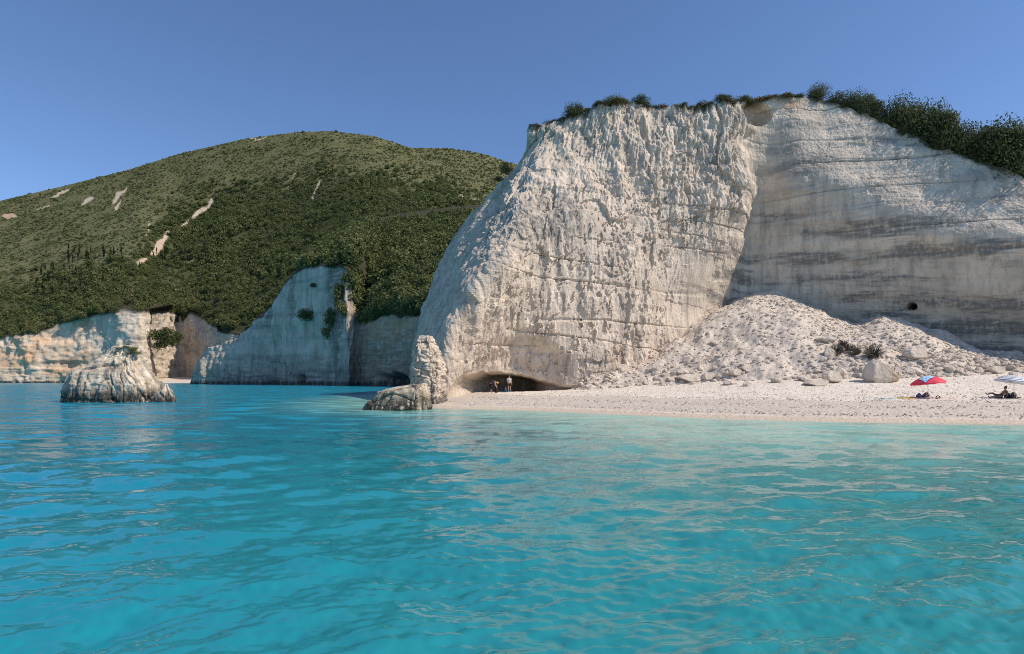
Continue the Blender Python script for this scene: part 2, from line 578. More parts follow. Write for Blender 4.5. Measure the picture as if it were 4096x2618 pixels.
# ------------------------------------------------------------------ sea
def build_sea():
    front = np.linspace(-47, 47, 700)
    back = np.linspace(50, 310, 60)
    ang = np.radians(np.concatenate([front, back]))
    dpy = np.concatenate([np.linspace(640, 300, 26)[:-1], np.linspace(300, 36, 235)[:-1], np.geomspace(36, 0.16, 80)])
    r = CAM_H * FPX / dpy
    R, A = np.meshgrid(r, ang, indexing='ij')
    # front wedge: rows are rows of equal distance ahead of the viewer
    X = R * np.sin(A); Y = R * np.cos(A)
    wave_rng = np.random.default_rng(11)
    dr = np.gradient(r)[:, None]
    da = R * np.radians(94 / 700)
    Z = np.zeros_like(X)
    gx = X + 0.5 * pn(X * 0.25, Y * 0.25, 1.0); gy = Y + 0.5 * pn(X * 0.25, Y * 0.25, 7.0)
    calm = 0.55 + 0.75 * ss(-0.25, 0.35, fbm(X * 0.09, Y * 0.05, 2.0, 3))
    for i in range(72):
        lam = 0.14 * (26 ** (wave_rng.random() ** 1.25))
        th = math.radians(-72) + wave_rng.normal() * 0.55
        if i % 5 == 0: th += 1.3
        k = 2 * math.pi / lam
        amp = 0.0044 * lam ** 0.82
        ph = wave_rng.random() * 6.28
        q = k * (gx * math.cos(th) + gy * math.sin(th)) + ph
        fade = np.clip(lam / (2.6 * dr) - 0.5, 0, 1) * np.clip(lam / (2.6 * da) - 0.5, 0, 1)
        s = np.sin(q)
        Z += amp * fade * (s + 0.22 * np.cos(2 * q)) * (calm if lam < 2.5 else 1)
    D = shore_dist(X, Y)
    depth = -np.interp(D, _BD, _BZ)
    Z *= np.clip(0.25 + depth * 0.8, 0.1, 1)
    P = np.stack([X, Y, Z], -1)
    deep = ss(0.0, 30, -D)
    # water turns from milky turquoise over the white shingle to blue out over the deeper bottom on the left
    blue = ss(7, -14, X - 0.06 * Y) * ss(2, 14, -D)
    n = len(ang)
    F = grid_faces(len(r), n)
    idx = np.arange(len(r) * n).reshape(len(r), n)
    wrap = np.stack([idx[:-1, -1], idx[1:, -1], idx[1:, 0], idx[:-1, 0]], 1)
    F = np.concatenate([F, wrap])[:, ::-1]
    me = raw_mesh('sea', P.reshape(-1, 3), F, {'depth': depth, 'deep': deep, 'blue': blue, 'far': ss(8, 45, R)})
    m, nt, b = new_mat('turquoise_sea_water')
    N = NT(nt)
    pos = N.pos((0.55, 1.0, 1.0))
    murk = N.noise(0.10, N.pos((0.6, 1.0, 1)), 4, 0.6, 0.6)
    c = N.mix(N.ramp(N.attr('deep'), 0.05, 0.85), (0.27, 0.56, 0.48), (0.026, 0.240, 0.240))
    c = N.mix(N.attr('blue'), c, (0.003, 0.245, 0.355))
    c = N.mix(N.ramp(murk, 0.35, 0.75), c, N.mix(0.34, c, (0.005, 0.13, 0.15)))
    N.l(c, b.inputs['Base Color'])
    N.l(N.math('ADD', N.math('MULTIPLY', N.attr('far'), 0.12), 0.07), b.inputs['Roughness'])
    b.inputs['IOR'].default_value = 1.33
    b.inputs['Specular IOR Level'].default_value = 0.5
    # ripples too fine or too far for the mesh: the surface normal itself is shaken, so they do not fade with distance
    def ripple(scale, vec, detail=2.0):
        nd = N.n('ShaderNodeTexNoise')
        nd.inputs['Scale'].default_value = scale; nd.inputs['Detail'].default_value = detail
        N.l(vec, nd.inputs['Vector'])
        sub = N.n('ShaderNodeVectorMath', operation='SUBTRACT')
        N.l(nd.outputs['Color'], sub.inputs[0]); sub.inputs[1].default_value = (0.5, 0.5, 0.5)
        return sub.outputs[0]

    def vscale(v, f):
        nd = N.n('ShaderNodeVectorMath', operation='SCALE')
        N.l(v, nd.inputs[0])
        if isinstance(f, float): nd.inputs['Scale'].default_value = f
        else: N.l(f, nd.inputs['Scale'])
        return nd.outputs[0]

    def vadd(a, b_):
        nd = N.n('ShaderNodeVectorMath', operation='ADD')
        N.l(a, nd.inputs[0]); N.l(b_, nd.inputs[1])
        return nd.outputs[0]
    geo = N.n('ShaderNodeNewGeometry')
    small = vscale(ripple(4.5, pos, 4.0), 0.36)
    far = vscale(ripple(0.9, N.pos((0.45, 1, 1)), 4.0), N.math('MULTIPLY', N.attr('far'), 1.7))
    tot = vadd(small, far)
    flat = N.n('ShaderNodeVectorMath', operation='MULTIPLY')
    N.l(tot, flat.inputs[0]); flat.inputs[1].default_value = (1, 1, 0)
    nrm = N.n('ShaderNodeVectorMath', operation='NORMALIZE')
    N.l(vadd(geo.outputs['Normal'], flat.outputs[0]), nrm.inputs[0])
    N.l(nrm.outputs[0], b.inputs['Normal'])
    N.l(N.ramp(N.attr('depth'), 0.0, 0.40), b.inputs['Alpha'])
    return tag(obj('sea', me, m), 'turquoise sea water, bluer away from the beach', None, None, 'structure')


build_sea()


# ------------------------------------------------------------------ beach
def build_beach():
    u = np.linspace(-0.36, 1.35, 620)
    d = np.concatenate([np.geomspace(14, 24, 30)[:-1], np.linspace(24, 50, 210)[:-1], np.linspace(50, 84, 90)])
    U, Dd = np.meshgrid(u, d, indexing='ij')
    X = U * Dd; Y = Dd
    S = shore_dist(X, Y)
    Z = beach_z(X, Y, S)
    land = ss(-0.6, 1.0, S)
    # storm ridges parallel to the water, footprints and heaps of shingle
    Z = Z + land * (0.035 * np.sin(S * 2.1 + 1.5 * pn(X * 0.2, Y * 0.2, 0.5)) * ss(11, 6, S)
                    + 0.05 * fbm(X * 1.1, Y * 1.1, 0.3, 3) + 0.05 * pn(X * 3.1, Y * 3.1, 1.7) + 0.045 * pn(X * 7.3, Y * 7.3, 3.7))
    P = np.stack([X, Y, Z], -1)
    seaward = ss(8.6, 7.6, S + 0.5 * pn(X * 0.3, Y * 0.3, 9)) * ss(0.7, 2.0, S)
    wetb = ss(1.6, 0.5, S + 0.35 * pn(X * 0.5, Y * 0.5, 4))
    me = raw_mesh('beach', P.reshape(-1, 3), grid_faces(len(u), len(d)), {'seaward': seaward, 'wetsand': wetb})
    m, nt, b = new_mat('white_shingle')
    N = NT(nt)
    vo = N.n('ShaderNodeTexVoronoi')
    vo.inputs['Scale'].default_value = 9.0
    N.l(N.pos(), vo.inputs['Vector'])
    vo2 = N.n('ShaderNodeTexVoronoi')
    vo2.inputs['Scale'].default_value = 4.0
    N.l(N.pos(), vo2.inputs['Vector'])
    sep = N.n('ShaderNodeSeparateColor')
    N.l(vo.outputs['Color'], sep.inputs[0])
    sep2 = N.n('ShaderNodeSeparateColor')
    N.l(vo2.outputs['Color'], sep2.inputs[0])
    c = N.mix(N.ramp(N.noise(0.5, N.pos(), 4), 0.3, 0.7), (0.81, 0.725, 0.625), (0.73, 0.65, 0.555))
    c = N.mix(N.math('MULTIPLY', N.math('POWER', sep.outputs[0], 2.0), 0.55), c, (0.46, 0.405, 0.35))
    c = N.mix(N.math('MULTIPLY', N.math('POWER', sep2.outputs[1], 2.5), 0.35), c, (0.48, 0.43, 0.375))
    c = N.mix(N.math('MULTIPLY', N.attr('seaward'), 0.65), c, (0.50, 0.42, 0.34))
    c = N.mix(N.math('MULTIPLY', N.attr('wetsand'), 0.85), c, (0.56, 0.45, 0.335))
    N.l(c, b.inputs['Base Color'])
    b.inputs['Roughness'].default_value = 0.9
    b.inputs['Specular IOR Level'].default_value = 0.2
    bm = N.bump(vo.outputs['Distance'], 0.6, -0.05)
    bm = N.bump(vo2.outputs['Distance'], 0.35, -0.08, bm)
    N.l(bm, b.inputs['Normal'])
    return tag(obj('beach', me, m), 'white shingle beach below the tall cliff', None, None, 'structure')


build_beach()


def build_scree():
    u = np.linspace(0.10, 1.05, 430)
    d = np.linspace(46, 78, 260)
    U, Dd = np.meshgrid(u, d, indexing='ij')
    X = U * Dd; Y = Dd
    bz = beach_z(X, Y)
    Z = scree_z(X, Y)
    rgh = ss(-0.1, 0.25, fbm(X * 0.35, Y * 0.35, 4.0, 3))
    Z = Z + (0.08 + 0.20 * rgh) * fbm(X * 2.1, Y * 2.1, 2.2, 4, 0.65, True) + (0.05 + 0.10 * rgh) * pn(X * 6, Y * 6, 1) - 0.05
    Z = np.where(Z < bz - 0.5, bz - 0.5, Z)
    P = np.stack([X, Y, Z], -1)
    fresh = ss(0.0, 0.3, fbm(X * 0.3, Y * 0.12, 8.8, 3))
    me = raw_mesh('rockfall_slope', P.reshape(-1, 3), grid_faces(len(u), len(d)), {'stain_shade': fresh * 0.35, 'rust': np.zeros_like(X), 'wet': np.zeros_like(X)})
    return tag(obj('rockfall_slope', me, M['scree']), 'pale heap of fallen rubble and dust against the cliff', None, None, 'structure')


build_scree()


# ------------------------------------------------------------------ tall white cliff
def colp(*pts, z0=-1.0):
    """pts: (px, py, d); the first is the foot, set z0"""
    out = [W(*p) for p in pts]
    out[0] = (out[0][0], out[0][1], z0)
    return out


def cap_rows(P, dists, dirv, noise_amp=0.5, rise=0.05):
    top = P[:, -1]
    rows = []
    for k in dists:
        q = top + np.array([dirv[0] * k, dirv[1] * k, rise * k])
        q[:, 2] += noise_amp * min(1, k / 2) * pn(q[:, 0] * 0.4, q[:, 1] * 0.4, 2.2)
        rows.append(q)
    return np.concatenate([P, np.stack(rows, 1)], 1)


def rwall(px):
    u = (px / 4 - 512) / FPX
    t = (75 * u - 28.2) / (0.8 + 0.6 * u)
    return 75 - 0.6 * t


def build_cliff():
    cols = [
        [(-4, 110, -1), (-3, 110, 10), (0, 110, 20), (4, 110, 29)],
        [(-8.5, 84, -1), (-7.5, 84, 10), (-4, 84, 20), (2, 84, 30)],
        colp((1660, 1640, 76), (1680, 1400, 76), (1715, 1250, 78), (1778, 1060, 80), (1835, 960, 80), (1925, 850, 79), (2015, 760, 77), (2085, 660, 75), (2128, 560, 73.5), (2132, 515, 73)),
        colp((1708, 1640, 64), (1722, 1400, 64), (1758, 1250, 65.5), (1830, 1080, 67.5), (1920, 930, 69), (2010, 800, 70.5), (2090, 680, 72), (2145, 570, 72.5), (2180, 500, 72.5)),
        colp((1758, 1640, 54.5), (1765, 1500, 54.5), (1790, 1350, 54.6), (1880, 1180, 55.6), (2000, 1030, 57.4), (2070, 900, 60.2), (2090, 800, 64), (2125, 700, 67), (2180, 600, 69.5), (2260, 475, 71.5)),
        colp((1860, 1640, 58.5), (1870, 1500, 58), (1900, 1380, 57.6), (1990, 1200, 57.8), (2090, 1040, 59.2), (2150, 900, 61.2), (2180, 790, 64.5), (2220, 690, 67.5), (2270, 590, 69.8), (2330, 455, 71.6)),
        colp((2040, 1640, 62), (2040, 1450, 61.5), (2060, 1300, 60.5), (2150, 1100, 61), (2250, 900, 62.5), (2290, 800, 65), (2320, 700, 67.5), (2350, 600, 69.5), (2400, 428, 71.2)),
        colp((2230, 1640, 62), (2230, 1450, 61.7), (2250, 1300, 61.5), (2310, 1100, 62.3), (2370, 900, 63.8), (2390, 780, 66), (2410, 660, 68.5), (2440, 520, 70.5), (2470, 405, 71.3)),
        colp((2400, 1640, 62.3), (2400, 1400, 62.3), (2420, 1200, 62.8), (2450, 1000, 64), (2470, 850, 66), (2480, 700, 68), (2500, 550, 70), (2530, 408, 71.5)),
        colp((2540, 1640, 64.5), (2530, 1350, 64.5), (2545, 1150, 64.8), (2570, 950, 66), (2590, 800, 67.5), (2600, 650, 69.2), (2610, 530, 70.5), (2620, 422, 71.8)),
        colp((2670, 1640, 67.5), (2660, 1300, 67.5), (2665, 1100, 67.5), (2700, 900, 67.6), (2720, 700, 69), (2725, 550, 70.5), (2725, 428, 72)),
        colp((2830, 1640, 71.5), (2820, 1250, 71.5), (2840, 1050, 70.2), (2880, 900, 69), (2890, 700, 69.6), (2890, 550, 70.8), (2880, 412, 72)),
        colp((2930, 1640, 74), (2930, 1200, 74), (2945, 1050, 73), (2975, 900, 71.2), (2985, 700, 71), (2975, 550, 71.6), (2960, 408, 72.4)),
        colp((2985, 1640, 75), (2985, 1150, 75), (2995, 1000, 74.8), (3010, 800, 74.3), (3012, 600, 74), (3010, 402, 73.8)),
    ]
    for px, top in ((3060, 396), (3180, 384), (3300, 405), (3420, 452), (3600, 515), (3780, 592), (3950, 645), (4096, 705), (4400, 830), (4900, 1000)):
        d = rwall(px)
        sag = 0.8 * math.sin(max(0, min(1, (px - 3000) / 1900)) * math.pi)
        uc = max(0, min(1, (px - 3050) / 250)) * max(0, min(1, (4500 - px) / 300))
        lean = 5.6 * max(0.12, min(1, (px - 3000) / 320)) * max(0.3, (1300 - top) / 900)
        cn = 1.0 * max(0, 1 - abs(px - 3070) / 170)
        sag += cn
        cols.append(colp((px, 1640, d + sag + 3.4 * uc), (px, 1360, d + sag + 3.0 * uc), (px, 1180, d + sag + 1.5 * uc), (px, min(960, top + 330), d + sag), (px, (min(960, top + 330) + top) / 2, d + sag * 0.8 + lean * 0.48), (px, top, d + lean)))
    cols.append([(70, 45, -1), (70, 46, 4), (71, 47, 8), (72, 48, 11)])
    nu, nv = 1050, 320
    dens = [0.12, 0.35, 0.9] + [1.25] * (len(cols) - 8) + [0.8, 0.3, 0.12, 0.1]
    P = sheet(cols, nu, nv, 14, dens)
    px, py = pxpy(P)
    x, y, z = P[..., 0].copy(), P[..., 1].copy(), P[..., 2].copy()
    t = np.linspace(0, 1, nv)[None, :]
    prow = np.exp(-((px - 2965) / 90) ** 2) * ss(1080, 850, py)
    P[..., 0] += prow * (1.6 * pn(z * 0.23, 0.3, 0.7) + 0.8 * pn(z * 0.7, 0.3, 4.7))
    P[..., 1] += prow * 1.2 * pn(z * 0.3, 5.3, 0.7)
    Nn = blur(normals(P), 4)
    Nn /= np.linalg.norm(Nn, axis=2)[..., None]
    s = np.cumsum(np.linalg.norm(np.diff(P[:, nv // 2], axis=0, prepend=P[:1, nv // 2]), axis=1))[:, None] * np.ones((1, nv))
    wallm = ss(2945, 3010, px + 110 * pn(x * 0.3, y * 0.3, z * 0.25) + 50 * pn(x, y, z) + np.clip((py - 850) * 0.45, 0, 170)) * ss(1500, 1700, px)
    smooth_low = ss(930, 1100, py + 60 * pn(x * 0.3, y * 0.3, z * 0.3)) * ss(2600, 2760, px) * (1 - wallm)       # smoothed foot by the rubble
    leftm = ss(2110, 2000, px + 40 * pn(x * 0.3, 3, z * 0.3)) * ss(780, 900, py)
    bul = 1 - wallm
    zc = z + 0.07 * (x - 28)
    # --- big shape
    disp = 0.9 * fbm(x * 0.11, y * 0.11, z * 0.05, 3) * (1 - 0.6 * wallm)
    # fluted, dripping relief of the buttress
    wx = x + 0.35 * pn(x * 0.7, y * 0.7, z * 0.5); wy = y + 0.35 * pn(x * 0.7 + 9, y * 0.7, z * 0.5)
    fl1 = fbm(wx * 0.55, wy * 0.55, z * 0.13, 3, 0.55, True)
    fl2 = fbm(wx * 1.7, wy * 1.7, z * 0.55, 3, 0.6, True)
    fl3 = fbm(wx * 3.6, wy * 3.6, z * 1.9, 3, 0.65, True)
    soft = ss(0.0, 0.35, fbm(x * 0.16, y * 0.16, z * 0.16, 3))
    rough = bul * (1 - 0.8 * smooth_low)
    cr1 = fbm(wx * 0.8, wy * 0.8, z * 0.35, 4, 0.6)
    sw = s + 0.8 * pn(x * 0.5, y * 0.5, z * 0.3) + 0.25 * pn(x * 1.7, y * 1.7, z * 1.1)
    zw = z + 0.7 * pn(x * 0.6 + 5, y * 0.6, z * 0.4) + 0.25 * pn(x * 1.9 + 5, y * 1.9, z * 1.3)
    a1, a2, ah = cell2(sw / 1.25, zw / 3.4, 1)
    b1, b2, bh = cell2(sw / 0.62, zw / 1.35, 2)
    c1, c2_, ch = cell2(sw / 0.36, zw / 0.62, 3)
    rv = ss(-0.35, 0.3, fbm(x * 0.2, y * 0.2, z * 0.2, 3))
    rv2 = ss(-0.3, 0.3, fbm(x * 0.33 + 7, y * 0.33, z * 0.2, 3))
    rv3 = ss(-0.25, 0.25, fbm(x * 0.13 + 3, y * 0.13, z * 0.11, 3))
    drip = (0.10 + 0.32 * rv2) * (0.55 - a1) + 0.22 * (ah - 0.5) + (0.10 + 0.36 * rv) * (0.55 - b1) + 0.16 * (bh - 0.5) + (0.08 + 0.20 * rv2) * (0.5 - c1) + 0.10 * (ch - 0.5)
    vs = fbm(wx * 1.5, wy * 1.5, z * 0.28, 5, 0.62)                 # vertical rain-worn grain
    o1, o2, oh = cell2(sw / 3.6, zw / 5.2, 9)                        # broad broken planes
    p1, p2, ph_ = cell2(sw / 1.5, (zw + 0.3 * oh) / 0.8, 10)         # bedded blocks
    bedm = ss(-0.1, 0.3, fbm(x * 0.17 + 2, y * 0.17, z * 0.22, 3))
    disp += rough * (0.30 * fl1 + 0.40 * cr1 + 0.42 * vs + 0.55 * (oh - 0.5) + 0.42 * bedm * (ph_ - 0.5) + 0.14 * fl3 + (0.24 + 0.42 * rv3) * drip - 0.1)
    frac = 0.34 + 0.14 * pn(x * 0.2, y * 0.2, z * 0.2)
    wob = 0.10 * pn(x * 2.3, y * 2.3, z * 1.6)
    terr = np.floor((disp + wob) / frac) * frac + frac * ss(0.62, 1.0, np.modf(np.abs(disp + wob) / frac + 100)[0])
    disp = np.where(rough > 0.02, disp + (terr - disp) * 0.55 * rough * ss(-0.25, 0.1, fbm(x * 0.3, y * 0.3, z * 0.3 + 9, 3)), disp)
    # knobbly crest of the buttress
    knob = rough * ss(900, 700, py)
    towers = fbm(x * 0.26 + 3, y * 0.26, z * 0.045, 3, 0.5, True)
    disp += knob * 2.0 * (towers - 0.25)
    disp += knob * (0.9 * fbm(x * 0.4, y * 0.4, z * 0.25, 4, 0.6) + 0.25 * (0.5 - b1))
    # smooth ashy apron high on the left shoulder
    apron = ss(1.0, 0.55, np.sqrt(((px - 2230) / 270) ** 2 + ((py - 650) / 130) ** 2))
    disp = disp * (1 - 0.55 * apron)
    # bedded right-hand wall: ledges, blocks and joints
    bedw = zc + 0.25 * pn(x * 0.25, y * 0.25, z * 0.2) + 0.05 * pn(x, y, z)
    blocky = ss(-0.2, 0.3, fbm(x * 0.14, y * 0.14, z * 0.2, 3))
    k1, k2, kh = cell2((s + 0.5 * pn(x * 0.4, y * 0.4, z * 0.4)) / 1.9, bedw / 0.95, 5)
    m1, m2, mh = cell2((s + 0.2 * pn(x * 1.4, y * 1.4, z * 1.4)) / 0.75, bedw / 0.42, 6)
    crk = ss(0.10, 0.0, k2 - k1) * blocky
    crk2 = ss(0.14, 0.0, m2 - m1) * ss(-0.05, 0.3, fbm(x * 0.25, y * 0.25, z * 0.35, 3))
    bed = np.floor(bedw / 0.46 + 1.6 * pn(bedw * 0.35, 0.5, 0.5))
    hsh = np.modf(np.abs(np.sin(bed * 12.9898) * 43758.5))[0]
    bmask = ss(-0.25, 0.2, fbm(x * 0.10, y * 0.10, z * 0.25 + 5, 3))
    ledge = pn(bedw * 0.62, 1.7, x * 0.008) * 0.18 + 0.13 * bmask * (hsh - 0.5)
    disp += wallm * (ledge + (0.03 + 0.09 * blocky) * (kh - 0.5) + 0.06 * blocky * (mh - 0.5) + 0.42 * fbm(x * 0.30, y * 0.30, z * 0.30, 5, 0.55) + 0.10 * fbm(x * 1.9, y * 1.9, z * 1.2, 3, 0.6, True) - 0.05 * crk - 0.03 * crk2)
    g1 = np.abs(pn(bedw * 0.33, x * 0.012, y * 0.012 + 3))
    groove = ss(0.035, 0.0, g1)
    groove = groove * ss(-0.2, 0.25, fbm(x * 0.07, y * 0.07, z * 0.3, 3) + 0.05)
    disp -= (0.14 * wallm + 0.20 * bul * (1 - apron)) * groove
    # a few long open bedding cracks across the buttress
    for zz, dep in ((5.55, 0.22), (16.9, 0.14)):
        l = zz + 0.35 * pn(x * 0.12, y * 0.12, 1.1) + 0.12 * pn(x * 0.6, y * 0.6, 5.1)
        on = ss(-0.05, 0.2, pn(x * 0.13 + zz, y * 0.13, 3.3))
        disp -= bul * dep * on * np.exp(-((z - l) / 0.10) ** 2)
        disp += bul * 0.25 * on * ss(l + 1.6, l + 0.1, z) * ss(l - 0.02, l + 0.1, z) * 0
    leftfac = leftm
    disp = disp * (1 - 0.35 * leftfac) + leftfac * (0.45 * fbm(x * 1.2, y * 1.2, z * 0.18, 4, 0.6, True) + 0.95 * fbm(x * 0.5, y * 0.5, z * 0.07, 4, 0.6, True))
    lip0 = np.interp(px, [1770, 1795, 1840, 1925, 2000, 2080, 2150, 2250, 2330, 2430], [1620, 1556, 1512, 1487, 1487, 1500, 1516, 1538, 1547, 1554])
    disp *= 1 - 0.85 * np.exp(-((py - lip0) / 26) ** 2) * ss(1750, 1790, px) * ss(2460, 2400, px)
    disp *= ss(0.0, 0.03, 1.0 - t * 0) * (1 - 0.25 * ss(0.93, 1, t))
    P = P + Nn * disp[..., None]
    # hollow niche by the crest
    ni = np.clip(1 - ((px - 3030) / 62) ** 2 - ((py - 455) / 50) ** 2, 0, 1)
    P[..., 1] += 1.2 * np.sqrt(ni)
    # dark hole low in the wall
    ho = np.clip(1 - ((px - 3646) / 24) ** 2 - ((py - 1224 - 0.15 * np.abs(px - 3646)) / 15) ** 2, 0, 1)
    P[..., 1] += 2.2 * ss(0, 0.5, ho); P[..., 0] += 2.2 * ss(0, 0.5, ho)
    # alcove and sea cave at the foot
    al = np.clip(1 - ((px - 2080) / 230) ** 2 - ((py - 1480) / 150) ** 2, 0, 1)
    P[..., 1] += 0.8 * ss(0, 0.7, al)
    lip = np.interp(px, [1770, 1795, 1815, 1840, 1875, 1925, 2000, 2080, 2150, 2250, 2330, 2430, 2520],
                    [1620, 1556, 1530, 1512, 1496, 1487, 1487, 1500, 1516, 1538, 1547, 1554, 1600]) + 7 * pn(x * 1.1, y * 1.1, 0.4)
    dep = np.interp(px, [1778, 1800, 1840, 1900, 2090, 2140, 2180, 2300, 2440], [0, 3.0, 7.5, 9, 9, 4.0, 1.7, 1.1, 0])
    ins = ss(-2, 22, py - lip)
    P[..., 1] += dep * ins
    P[..., 0] += 0.12 * dep * ins
    # ragged crest
    P[..., 2] += ss(0.9, 1.0, t) * (0.9 * fbm(x * 0.22, y * 0.22, 4.4, 3) + 0.35 * pn(x * 1.3, y * 1.3, 0.2))
    # --- colours of the stone, plus some shade painted in
    band = ss(-0.04, 0.22, fbm(x * 0.07, y * 0.07, bedw * 0.42, 5, 0.65) + 0.10 * np.sin(bedw * 2.3))
    lowband = ss(3, 5, z) * ss(25, 15, z)
    fine = ss(-0.02, 0.16, fbm(x * 0.09, y * 0.09, bedw * 1.5, 5, 0.68)) * ss(-0.1, 0.25, fbm(x * 0.2, y * 0.2, z * 0.12, 3))
    st = wallm * np.clip(band * (0.16 + 0.60 * lowband) + 1.0 * fine * (0.22 + 0.78 * lowband) + 0.45 * groove + 0.08 * crk + 0.35 * ss(0.05, 0.3, fbm(x * 0.7, y * 0.7, z * 0.16, 4, 0.6)), 0, 1)
    st = np.clip(st * 1.45, 0, 1)
    dark_up = np.exp(-((px - 3170) / 170) ** 2 - ((py - 640) / 130) ** 2)
    st = np.maximum(st, wallm * dark_up * (0.4 + 0.6 * band))
    dark_foot = wallm * ss(5.5, 2.5, z - 0.1 * (46 - x))  # greyer towards the foot of the wall
    st = np.maximum(st, dark_foot * 0.8)
    streak = ss(0.05, 0.35, fbm(wx * 0.9, wy * 0.9, z * 0.06, 3))
    streak2 = ss(-0.12, 0.14, fbm(wx * 1.2, wy * 1.2, z * 0.05, 4, 0.6))
    grey1 = np.exp(-((px - 2180) / 170) ** 2 - ((py - 900) / 110) ** 2)
    st = np.maximum(st, bul * np.clip(1.25 * grey1, 0, 1) * (0.50 + 0.9 * streak2))
    grey3 = np.exp(-((px - 2860) / 60) ** 2 - ((py - 650) / 90) ** 2)
    st = np.maximum(st, bul * grey3 * 0.75)
    st = np.maximum(st, bul * streak2 * 0.30 * ss(-0.2, 0.2, fbm(x * 0.09, y * 0.09, z * 0.09, 3)))
    st = np.maximum(st, bul * streak * 0.7)
    st = np.maximum(st, bul * 0.45 * groove * (1 - apron))
    st = np.maximum(st, bul * 0.4 * ss(-0.05, 0.3, fbm(x * 0.10, y * 0.10, bedw * 0.5, 4, 0.6)))
    st = np.maximum(st, bul * 0.55 * ss(0.12, 0.35, fbm(wx * 1.6, wy * 1.6, z * 0.5, 4, 0.65)))
    grey2 = np.exp(-((px - 2330) / 140) ** 2 - ((py - 1470) / 80) ** 2)
    st = np.maximum(st, bul * grey2 * (0.35 + 0.8 * streak2))
    st = np.maximum(st, leftfac * (0.30 + 0.6 * streak))  # grey streaks, plus an even grey painted in for the facade's shade
    for zz in (5.55, 16.9):
        l = zz + 0.35 * pn(x * 0.12, y * 0.12, 1.1) + 0.12 * pn(x * 0.6, y * 0.6, 5.1)
        st = np.maximum(st, bul * 0.6 * ss(-0.05, 0.2, pn(x * 0.13 + zz, y * 0.13, 3.3)) * np.exp(-((z - l) / 0.12) ** 2))
    st *= (1 - 0.7 * apron)
    rust = np.zeros_like(px)
    rust += 0.85 * np.exp(-((px - 3170) / 55) ** 2) * ss(480, 405, py) * wallm
    rust += 0.75 * ss(0, 0.3, ni)
    yel = np.exp(-((px - 2470) / 40) ** 2 - ((py - 1420) / 70) ** 2) + 0.7 * np.exp(-((px - 2330) / 25) ** 2 - ((py - 1310) / 30) ** 2) + 0.35 * np.exp(-((px - 2280) / 60) ** 2 - ((py - 660) / 40) ** 2)
    rust += 0.22 * np.clip(yel, 0, 1)
    wet = np.clip(ss(0.9, 0.2, z) * ss(1800, 1740, px) + 0.75 * ins * ss(3, 1, np.abs(px - 2280) / 80) * 0.4, 0, 1)  # dark at the waterline; second term paints shade into the undercut
    wet = np.maximum(wet, 0.9 * ss(0.15, 0.5, ho))  # inside of the hole painted dark for its shade
    att = {'stain_shade': np.clip(st, 0, 1), 'rust': np.clip(rust, 0, 1), 'wet': wet}
    dists = [0.5, 1.2, 2.5, 5, 9, 16, 30]
    ntop = P[:, -1].copy()
    P = cap_rows(P, dists, (0.32, 0.95))
    att['soil'] = 0.85 * ss(0.972, 0.995, t + 0.02 * pn(x * 0.8, y * 0.8, 3.0)) * ss(-0.1, 0.15, pn(x * 0.35, y * 0.35, 6.0) + 0.08)
    for k in att:
        ext = np.repeat(att[k][:, -1:], len(dists), 1)
        if k == 'soil': ext = ext + np.array([0.3, .8, 1, 1, 1, 1, 1])[None]
        att[k] = np.concatenate([att[k], ext], 1)
    me = raw_mesh('white_cliff', P.reshape(-1, 3), grid_faces(P.shape[0], P.shape[1]), att, smooth=False)
    o = tag(obj('white_cliff', me, M['white_rock']), 'tall white limestone cliff with a low cave at its foot', None, None, 'structure')
    return o, ntop


cliff, CREST = build_cliff()
CREST_PX = pxpy(CREST)


def crest_at(px):
    """world point on the main crest nearest a photo column (visible side)"""
    vis = np.where((CREST[:, 1] < 84) & ~((CREST[:, 0] < 3) & (CREST[:, 1] > 75)))[0]
    i = vis[np.argmin(np.abs(CREST_PX[0][vis] - px))]
    return CREST[i]


